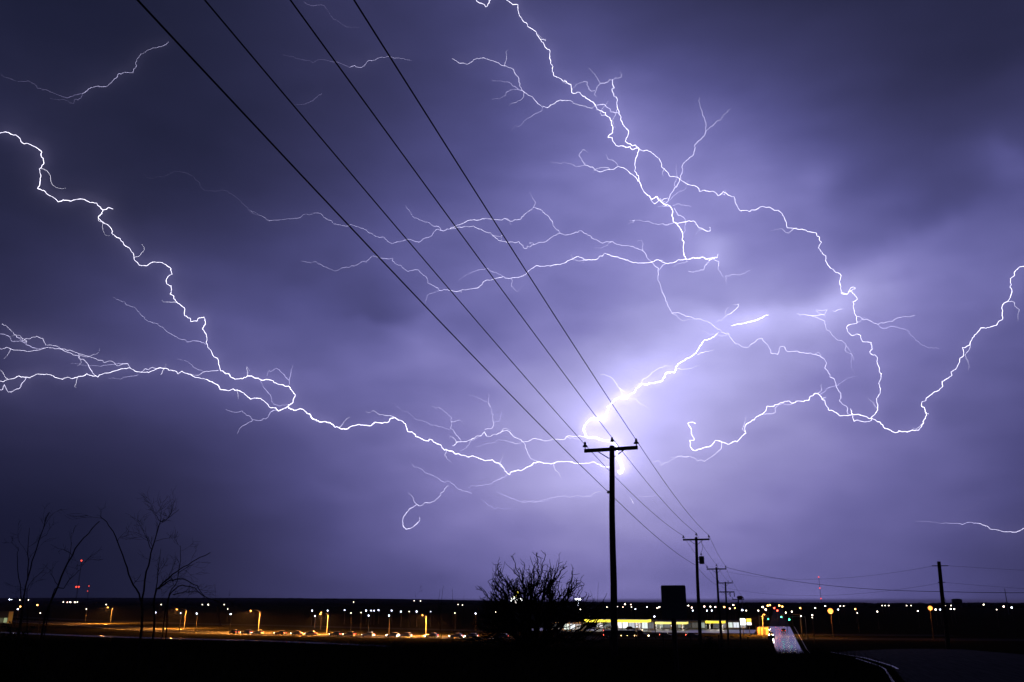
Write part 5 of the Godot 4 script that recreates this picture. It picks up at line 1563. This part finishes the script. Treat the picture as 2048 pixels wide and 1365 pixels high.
	stroke(b4, "channel", 0.42, 0.14, "dim", [-1005, 1036, -2542, -1033, 1028, -2511, -1054, 1038, -2460, -1051, 1052, -2440, -1061, 1058, -2412, -1091, 1053, -2377, -1115, 1064, -2322, -1114, 1074, -2302, -1142, 1068, -2279, -1154, 1069, -2265, -1198, 1055, -2254, -1224, 1043, -2255, -1261, 1036, -2245, -1295, 1028, -2241, -1327, 1042, -2210, -1385, 1051, -2188])
	stroke(b4, "branch", 0.31, 0.10, "dim", [-845, 1111, -2651, -879, 1121, -2587, -927, 1100, -2552, -971, 1069, -2538])
	stroke(b4, "branch", 0.21, 0.07, "dim", [-1033, 1027, -2512, -1068, 1007, -2491, -1082, 982, -2506])
	stroke(b4, "branch", 0.28, 0.14, "mid", [-561, 1184, -2749, -574, 1175, -2759])
	var b5 := bolt("upper of the two thin bolts running left behind the wires, with an open loop", 16)
	stroke(b5, "channel", 0.47, 0.47, "mid", [-334, 1186, -2852, -355, 1216, -2825, -395, 1239, -2812, -454, 1253, -2809, -470, 1263, -2799, -507, 1262, -2802, -530, 1274, -2785, -544, 1284, -2770, -565, 1290, -2758, -579, 1298, -2744, -604, 1290, -2746, -634, 1285, -2741, -649, 1289, -2726, -666, 1305, -2694, -664, 1317, -2677, -686, 1336, -2636, -715, 1344, -2602, -759, 1313, -2601, -765, 1305, -2606, -793, 1294, -2589, -812, 1296, -2562, -822, 1289, -2559, -866, 1280, -2509, -903, 1263, -2478, -952, 1234, -2449, -970, 1222, -2441])
	stroke(b5, "channel", 0.43, 0.14, "dim", [-970, 1222, -2441, -989, 1211, -2428, -1002, 1210, -2406, -1024, 1190, -2409, -1066, 1164, -2395, -1088, 1164, -2359, -1105, 1156, -2350, -1136, 1143, -2336, -1154, 1152, -2294, -1175, 1153, -2271, -1194, 1163, -2235, -1223, 1168, -2207, -1242, 1163, -2204, -1274, 1167, -2184, -1285, 1175, -2169, -1298, 1188, -2148, -1345, 1190, -2137, -1389, 1183, -2140, -1480, 1185, -2137, -1540, 1218, -2106])
	stroke(b5, "channel", 0.25, 0.07, "faint", [-1480, 1185, -2136, -1544, 1217, -2106, -1564, 1244, -2083, -1598, 1271, -2063, -1681, 1283, -2052, -1702, 1313, -2030, -1719, 1328, -2019, -1765, 1342, -2003, -1810, 1327, -1999, -1846, 1321, -1987, -1865, 1332, -1970])
	stroke(b5, "branch", 0.40, 0.40, "mid", [-649, 1289, -2726, -711, 1261, -2728, -761, 1242, -2715, -768, 1244, -2705, -775, 1236, -2711, -782, 1238, -2700, -784, 1244, -2687, -822, 1241, -2646, -847, 1238, -2618, -870, 1248, -2563, -910, 1248, -2496, -933, 1239, -2472, -970, 1222, -2441])
	stroke(b5, "branch", 0.40, 0.14, "dim", [-989, 1211, -2428, -1002, 1216, -2393, -1012, 1215, -2377, -1030, 1216, -2344, -1049, 1216, -2313, -1052, 1226, -2289, -1057, 1239, -2259])
	var b6 := bolt("thin bolt stepping down from the left-running bolts then wandering right to the hooked bolt", 17)
	stroke(b6, "channel", 0.50, 0.50, "mid", [-306, 1087, -2615, -287, 1067, -2629, -293, 1050, -2652, -289, 1014, -2687, -278, 988, -2706, -272, 962, -2725, -262, 940, -2735, -244, 938, -2727, -200, 916, -2719, -143, 889, -2702, -111, 857, -2701, -77, 835, -2690, -59, 799, -2692, -18, 780, -2676, 12, 798, -2656, 27, 797, -2649, 41, 773, -2649, 48, 747, -2652, 67, 739, -2645, 75, 758, -2639, 89, 760, -2634, 98, 742, -2634, 126, 740, -2626, 151, 730, -2622, 184, 719, -2619, 201, 706, -2619, 206, 693, -2620, 200, 677, -2620, 211, 648, -2618, 223, 640, -2618, 226, 616, -2614, 236, 592, -2610, 234, 577, -2606, 229, 571, -2604, 247, 539, -2595, 247, 524, -2590])
	stroke(b6, "branch", 0.43, 0.43, "mid", [-287, 1063, -2634, -267, 1072, -2612, -257, 1072, -2606])
	var b7 := bolt("thickest and brightest bolt, slanting down left to the strike behind the nearest pole", 18)
	stroke(b7, "channel", 0.21, 2.96, "white", [-97, 739, -2361, -115, 731, -2374, -147, 722, -2393, -162, 704, -2404, -176, 692, -2413, -206, 682, -2426, -224, 675, -2434, -237, 650, -2439, -262, 654, -2447, -276, 630, -2450, -302, 627, -2456, -327, 626, -2461, -338, 629, -2463, -357, 617, -2465, -378, 598, -2463, -389, 589, -2462, -412, 591, -2464, -430, 578, -2460, -443, 564, -2456])
	stroke(b7, "channel", 2.75, 3.18, "white", [-443, 564, -2456, -449, 540, -2449, -451, 526, -2444, -469, 522, -2441, -491, 527, -2439, -503, 515, -2433, -513, 501, -2426, -515, 489, -2421, -510, 479, -2419, -507, 467, -2415])
	stroke(b7, "channel", 2.75, 2.54, "white", [-507, 467, -2415, -484, 464, -2419, -457, 453, -2419, -431, 449, -2419, -416, 436, -2415, -413, 420, -2409, -415, 401, -2402, -408, 387, -2397])
	stroke(b7, "channel", 2.96, 5.93, "white", [-412, 406, -2404, -406, 392, -2399, -399, 374, -2393, -398, 356, -2387, -407, 350, -2386])
	stroke(b7, "channel", 3.81, 3.81, "white", [-486, 529, -2441, -469, 522, -2441, -453, 520, -2442])
	stroke(b7, "channel", 3.39, 2.96, "white", [-412, 591, -2464, -396, 589, -2463, -384, 585, -2461])
	stroke(b7, "branch", 0.09, 0.41, "bright", [-470, 669, -2470, -454, 670, -2472, -429, 655, -2472, -411, 625, -2469, -393, 609, -2466])
	stroke(b7, "branch", 0.06, 0.35, "bright", [-110, 697, -2380, -136, 696, -2393, -163, 691, -2407])
	stroke(b7, "branch", 0.06, 0.26, "bright", [-161, 658, -2409, -179, 655, -2416, -201, 655, -2425, -227, 662, -2436])
	stroke(b7, "branch", 0.35, 0.35, "bright~", [-366, 618, -2466, -338, 634, -2464, -310, 656, -2460, -286, 671, -2454, -263, 677, -2447, -240, 671, -2440])
	stroke(b7, "branch", 0.29, 0.06, "mid", [-375, 585, -2461, -344, 565, -2452, -317, 543, -2441])
	var b8 := bolt("short straight bright streak under the cloud, above the thickest bolt", 19)
	stroke(b8, "channel", 1.32, 1.76, "white~", [-61, 780, -2431, -35, 778, -2417, -3, 776, -2399, 20, 778, -2385, 47, 782, -2367])
	stroke(b8, "branch", 0.48, 0.48, "bright~", [-75, 805, -2425, -62, 811, -2413, -43, 818, -2396, -34, 828, -2382, -51, 830, -2391])
	stroke(b8, "branch", 0.12, 0.24, "mid", [-107, 799, -2448, -85, 800, -2435, -75, 809, -2423, -64, 827, -2403])
	var b9 := bolt("long bolt from the left edge down through a bright bend and along to the strike", 20)
	stroke(b9, "channel", 0.94, 0.94, "bright", [-471, 401, -2591, -497, 404, -2590, -522, 419, -2591, -560, 413, -2580, -590, 419, -2573, -624, 419, -2558, -649, 411, -2543, -681, 417, -2526, -713, 397, -2496, -733, 384, -2476, -756, 368, -2450, -764, 374, -2445, -781, 399, -2439, -804, 413, -2422, -834, 413, -2391, -851, 420, -2377, -877, 418, -2346, -899, 428, -2328, -917, 430, -2308, -928, 445, -2305, -946, 452, -2289, -956, 461, -2284, -963, 454, -2273, -984, 464, -2256, -1000, 479, -2249, -1009, 478, -2240, -1015, 492, -2242, -1024, 506, -2241, -1034, 514, -2236, -1050, 521, -2226, -1058, 510, -2214, -1073, 499, -2197, -1091, 501, -2186])
	stroke(b9, "channel", 1.07, 1.25, "bright", [-1091, 501, -2186, -1100, 488, -2173, -1119, 490, -2163, -1147, 484, -2145, -1165, 476, -2134, -1189, 480, -2126, -1205, 494, -2126, -1236, 497, -2117, -1265, 514, -2116, -1295, 539, -2118, -1321, 536, -2113, -1339, 544, -2112, -1343, 554, -2114])
	stroke(b9, "channel", 1.07, 0.82, "bright", [-1343, 554, -2114, -1330, 562, -2118, -1327, 586, -2124, -1339, 598, -2124, -1353, 615, -2124, -1382, 621, -2121, -1420, 639, -2119, -1454, 643, -2116, -1494, 655, -2113, -1520, 647, -2110, -1546, 653, -2108, -1559, 666, -2107, -1585, 676, -2104, -1591, 693, -2102, -1597, 716, -2099, -1609, 721, -2097, -1620, 742, -2091, -1633, 766, -2082, -1629, 779, -2078, -1639, 805, -2065, -1625, 821, -2058, -1625, 838, -2047])
	stroke(b9, "channel", 0.75, 0.69, "bright", [-1625, 837, -2048, -1645, 834, -2046, -1650, 828, -2050, -1671, 827, -2046, -1669, 834, -2042, -1685, 843, -2033, -1678, 860, -2022, -1697, 882, -1997, -1696, 893, -1987, -1704, 898, -1979, -1690, 917, -1963, -1700, 924, -1952, -1682, 940, -1938, -1670, 943, -1938, -1665, 956, -1923, -1684, 968, -1899, -1705, 968, -1890, -1726, 959, -1891, -1743, 958, -1880, -1747, 968, -1861, -1738, 982, -1842, -1738, 991, -1825, -1744, 994, -1813, -1746, 1007, -1783, -1750, 1011, -1769, -1744, 1026, -1743, -1750, 1034, -1713, -1748, 1039, -1705, -1738, 1047, -1706, -1732, 1055, -1701, -1734, 1065, -1676, -1747, 1064, -1647, -1761, 1053, -1624, -1772, 1044, -1601, -1775, 1039, -1598, -1779, 1039, -1559, -1779, 1040, -1523, -1769, 1068, -1517, -1766, 1081, -1509, -1760, 1107, -1511, -1759, 1132, -1498, -1762, 1137, -1482, -1769, 1131, -1447, -1772, 1143, -1432, -1776, 1141, -1408, -1779, 1120, -1382])
	stroke(b9, "branch", 0.82, 0.63, "bright", [-1732, 1055, -1701, -1720, 1063, -1706, -1713, 1063, -1717])
	stroke(b9, "branch", 0.38, 0.13, "dim", [-1351, 620, -2125, -1356, 636, -2126, -1379, 658, -2124, -1399, 674, -2121, -1423, 669, -2119, -1428, 651, -2118])
	stroke(b9, "branch", 0.31, 0.09, "dim", [-1353, 636, -2126, -1351, 657, -2127, -1347, 679, -2127])
	stroke(b9, "branch", 0.22, 0.22, "dim", [-1448, 636, -2116, -1407, 589, -2114, -1371, 552, -2110, -1343, 554, -2114])
	stroke(b9, "branch", 0.16, 0.06, "faint", [-1423, 674, -2118, -1439, 707, -2114, -1462, 739, -2105, -1497, 780, -2089, -1504, 817, -2070])
	stroke(b9, "branch", 0.31, 0.13, "dim", [-1634, 760, -2084, -1654, 770, -2077, -1687, 769, -2071, -1714, 778, -2062, -1746, 797, -2044, -1776, 822, -2016, -1797, 829, -2001, -1813, 854, -1970, -1831, 870, -1936, -1849, 876, -1907])
	var b10 := bolt("level bolt across the left of the sky, forking into thin strands at the left edge", 21)
	stroke(b10, "channel", 0.85, 0.72, "bright", [-1392, 570, -2194, -1411, 562, -2190, -1449, 568, -2187, -1491, 602, -2191, -1532, 606, -2188, -1567, 630, -2189, -1639, 639, -2183, -1658, 659, -2182, -1690, 675, -2179, -1731, 684, -2172, -1761, 698, -2166, -1787, 696, -2159, -1799, 707, -2156, -1850, 714, -2137, -1875, 699, -2126, -1895, 699, -2115, -1923, 711, -2097, -1954, 698, -2072, -1990, 673, -2030])
	stroke(b10, "channel", 0.62, 0.52, "bright", [-1990, 673, -2030, -2005, 676, -2009, -2023, 652, -1973, -2033, 644, -1948, -2042, 646, -1926, -2050, 651, -1903, -2059, 632, -1859, -2062, 627, -1844, -2066, 626, -1824, -2066, 614, -1807, -2071, 599, -1760])
	stroke(b10, "branch", 0.46, 0.33, "mid", [-1990, 673, -2030, -2004, 698, -2013, -2011, 715, -2002, -2030, 730, -1964, -2044, 737, -1926, -2054, 732, -1892, -2065, 710, -1851, -2074, 698, -1797, -2077, 700, -1773, -2080, 687, -1749])
	stroke(b10, "branch", 0.42, 0.33, "mid", [-1923, 711, -2097, -1930, 725, -2091, -1954, 714, -2072, -1964, 726, -2062, -1979, 719, -2046, -1998, 729, -2021, -2016, 734, -1991, -2036, 737, -1947, -2046, 743, -1915, -2055, 738, -1886, -2055, 754, -1872, -2065, 741, -1825, -2069, 737, -1794, -2067, 752, -1764, -2066, 759, -1736])
	stroke(b10, "branch", 0.49, 0.46, "mid", [-2062, 627, -1844, -2057, 594, -1828, -2056, 571, -1799, -2059, 573, -1787, -2065, 589, -1779, -2062, 570, -1763])
	stroke(b10, "branch", 0.46, 0.26, "mid", [-1654, 704, -2184, -1708, 700, -2176, -1727, 690, -2173, -1761, 698, -2166])
	stroke(b10, "branch", 0.23, 0.07, "dim", [-1709, 705, -2176, -1739, 718, -2170, -1764, 738, -2163, -1792, 746, -2154])
	stroke(b10, "branch", 0.42, 0.16, "dim", [-1411, 562, -2190, -1446, 555, -2184, -1455, 534, -2177, -1472, 527, -2174, -1500, 531, -2172, -1546, 563, -2177, -1571, 560, -2174, -1603, 570, -2174])
	stroke(b10, "branch", 0.26, 0.10, "dim", [-1500, 531, -2172, -1535, 506, -2162, -1539, 487, -2156])
	stroke(b10, "branch", 0.26, 0.20, "dim", [-2069, 737, -1794, -2063, 721, -1859, -2057, 728, -1884])
	stroke(b10, "branch", 0.26, 0.26, "dim", [-2074, 730, -1740, -2072, 732, -1772, -2073, 721, -1785, -2070, 726, -1803, -2067, 727, -1830, -2063, 721, -1859])
	stroke(b10, "branch", 0.26, 0.10, "dim", [-1901, 691, -2111, -1922, 682, -2097, -1940, 671, -2081, -1965, 671, -2058])
	stroke(b10, "branch", 0.26, 0.10, "dim", [-1930, 725, -2091, -1959, 719, -2067, -1981, 709, -2044, -2001, 704, -2017, -2031, 700, -1966])
	stroke(b10, "branch", 0.39, 0.39, "mid", [-1895, 699, -2115, -1885, 712, -2121, -1865, 717, -2130, -1840, 714, -2141])
	var b11 := bolt("thin branching bolt left of the nearest pole, spreading up into twigs", 22)
	stroke(b11, "channel", 0.49, 0.43, "bright", [-543, 495, -2565, -596, 497, -2548, -622, 487, -2533, -663, 479, -2508, -692, 485, -2492, -716, 471, -2468, -739, 484, -2456, -764, 507, -2445, -788, 489, -2415, -812, 481, -2388, -818, 495, -2389, -826, 479, -2373, -837, 477, -2361, -848, 463, -2342, -867, 454, -2317, -885, 438, -2290])
	stroke(b11, "branch", 0.34, 0.09, "mid", [-819, 502, -2392, -799, 522, -2419, -808, 562, -2428, -822, 598, -2427, -870, 610, -2382])
	stroke(b11, "branch", 0.31, 0.09, "mid", [-867, 455, -2317, -886, 479, -2310, -898, 495, -2304, -902, 532, -2318, -926, 555, -2303, -952, 560, -2278])
	stroke(b11, "branch", 0.18, 0.06, "dim", [-896, 493, -2305, -937, 498, -2265, -987, 520, -2225, -1044, 556, -2190])
	stroke(b11, "branch", 0.37, 0.25, "mid", [-714, 467, -2468, -706, 443, -2464, -694, 419, -2463, -667, 409, -2478])
	stroke(b11, "branch", 0.22, 0.06, "dim", [-798, 528, -2423, -786, 537, -2438, -784, 586, -2459])
	stroke(b11, "branch", 0.25, 0.12, "mid", [-826, 479, -2373, -849, 446, -2332, -866, 424, -2303])
	stroke(b11, "branch", 0.25, 0.09, "mid", [-722, 469, -2463, -749, 468, -2441, -764, 472, -2429, -799, 458, -2390, -832, 443, -2349])
	var b12 := bolt("faint curled bolt ending in a small ring above the horizon", 23)
	stroke(b12, "channel", 0.21, 0.60, "mid", [-859, 307, -2197, -868, 289, -2181, -877, 271, -2167, -892, 255, -2146, -911, 246, -2124, -925, 241, -2108, -938, 226, -2094, -945, 210, -2088, -946, 193, -2090, -940, 182, -2098, -928, 187, -2110, -918, 197, -2119])
	stroke(b12, "channel", 0.66, 0.18, "mid", [-918, 197, -2119, -912, 207, -2124, -913, 216, -2122])
	stroke(b12, "branch", 0.27, 0.18, "dim", [-734, 353, -2349, -757, 335, -2321, -766, 323, -2308, -798, 314, -2271, -816, 307, -2248])
	stroke(b12, "branch", 0.12, 0.30, "dim", [-944, 364, -2129, -912, 340, -2150, -876, 320, -2182, -841, 303, -2218, -809, 291, -2252])
	var b13 := bolt("faint sagging bolt low beside the nearest pole, above the bare tree", 24)
	stroke(b13, "channel", 0.14, 0.31, "dim", [-875, 348, -2685, -839, 331, -2718, -806, 318, -2746, -741, 329, -2794, -682, 343, -2828, -610, 341, -2853, -555, 358, -2865])
	stroke(b13, "branch", 0.21, 0.07, "dim", [-806, 318, -2746, -763, 321, -2779, -719, 327, -2808])
	stroke(b13, "branch", 0.14, 0.07, "dim", [-915, 320, -2636, -889, 300, -2664, -858, 293, -2696, -830, 297, -2723])
	var b14 := bolt("tiny faint bolt tip just right of the nearest pole below the crossarm", 25)
	stroke(b14, "channel", 0.18, 0.36, "mid", [-391, 290, -2467, -384, 279, -2465, -380, 270, -2463])
	stroke(b14, "branch", 0.15, 0.06, "dim", [-369, 289, -2463, -320, 288, -2452, -289, 284, -2442])
	var b15 := bolt("faint bolt in the dark upper left corner sloping down to the left", 26)
	stroke(b15, "channel", 0.20, 0.40, "dim", [-1988, 1985, -2130, -2007, 1970, -2127, -2067, 1944, -2107, -2084, 1921, -2100, -2094, 1895, -2097, -2090, 1880, -2100, -2098, 1850, -2096, -2123, 1847, -2080, -2138, 1825, -2068, -2156, 1777, -2051, -2180, 1763, -2026, -2193, 1745, -2009, -2203, 1715, -1992])
	stroke(b15, "channel", 0.36, 0.12, "dimmer", [-2203, 1715, -1992, -2222, 1682, -1958, -2235, 1675, -1933, -2249, 1674, -1904, -2269, 1678, -1860, -2277, 1681, -1837, -2289, 1656, -1786, -2299, 1652, -1748])
	stroke(b15, "branch", 0.32, 0.08, "dimmer", [-2203, 1712, -1992, -2203, 1695, -1989, -2212, 1664, -1971, -2222, 1665, -1954, -2247, 1647, -1900])
	var b16 := bolt("thin bolt curving in from the upper left to the bright central bolt", 27)
	stroke(b16, "channel", 0.31, 0.56, "mid", [-878, 1718, -2192, -858, 1711, -2215, -829, 1728, -2243, -810, 1750, -2260, -790, 1759, -2279, -754, 1758, -2313, -712, 1748, -2349, -698, 1721, -2363, -696, 1693, -2365, -688, 1673, -2372, -670, 1660, -2385, -633, 1629, -2411, -613, 1624, -2423])
	stroke(b16, "channel", 0.59, 0.17, "bright", [-613, 1624, -2423, -578, 1654, -2440, -539, 1659, -2455, -523, 1646, -2462, -467, 1627, -2477, -455, 1639, -2479])
	stroke(b16, "branch", 0.42, 0.10, "dim", [-688, 1673, -2372, -709, 1684, -2355, -726, 1694, -2342, -775, 1684, -2299])
	stroke(b16, "branch", 0.24, 0.07, "dim", [-700, 1675, -2362, -730, 1657, -2339, -738, 1637, -2332, -755, 1620, -2318, -775, 1610, -2300])
	stroke(b16, "branch", 0.28, 0.07, "dim", [-627, 1624, -2415, -632, 1607, -2413, -685, 1559, -2380, -724, 1511, -2354])
	var b17 := bolt("faint thin bolt crossing behind the wires near the top of the sky", 28)
	stroke(b17, "channel", 0.12, 0.40, "dim", [-1116, 1894, -2383, -1171, 1887, -2337, -1184, 1887, -2327, -1232, 1857, -2297, -1267, 1823, -2278, -1299, 1820, -2262])
	stroke(b17, "channel", 0.40, 0.08, "dimmer", [-1299, 1820, -2262, -1338, 1838, -2246, -1383, 1847, -2230, -1424, 1836, -2221, -1534, 1878, -2199])
	var b18 := bolt("very faint squiggle between the wires at the top left", 29)
	stroke(b18, "channel", 0.29, 0.12, "dimmer", [-1481, 2112, -2218, -1446, 2098, -2234, -1410, 2095, -2245, -1395, 2067, -2266, -1373, 2049, -2283, -1345, 2031, -2302, -1307, 2035, -2320])
	var b19 := bolt("very faint short streak between the two left wires", 30)
	stroke(b19, "channel", 0.29, 0.12, "dimmer", [-1427, 1760, -2299, -1461, 1730, -2290, -1498, 1717, -2283, -1531, 1719, -2278])
	var b20 := bolt("thin bolt low at the right edge, far right above the utility poles", 31)
	stroke(b20, "channel", 0.52, 0.45, "mid", [766, 221, -3013, 741, 206, -3015, 694, 206, -3005, 651, 222, -2987, 626, 230, -2975])
	stroke(b20, "channel", 0.37, 0.07, "dim", [626, 230, -2975, 585, 230, -2958, 535, 229, -2934, 432, 234, -2881])
	stroke(b20, "branch", 0.19, 0.07, "faint", [574, 265, -2947, 634, 289, -2972, 675, 319, -2988])
	var b21 := bolt("short bright hook of lightning cut off by the top edge", 32)
	stroke(b21, "channel", 0.47, 0.69, "bright", [-712, 1740, -1955, -711, 1729, -1971, -703, 1730, -1981, -694, 1727, -1997, -688, 1735, -1997, -681, 1745, -1995, -667, 1764, -1992])
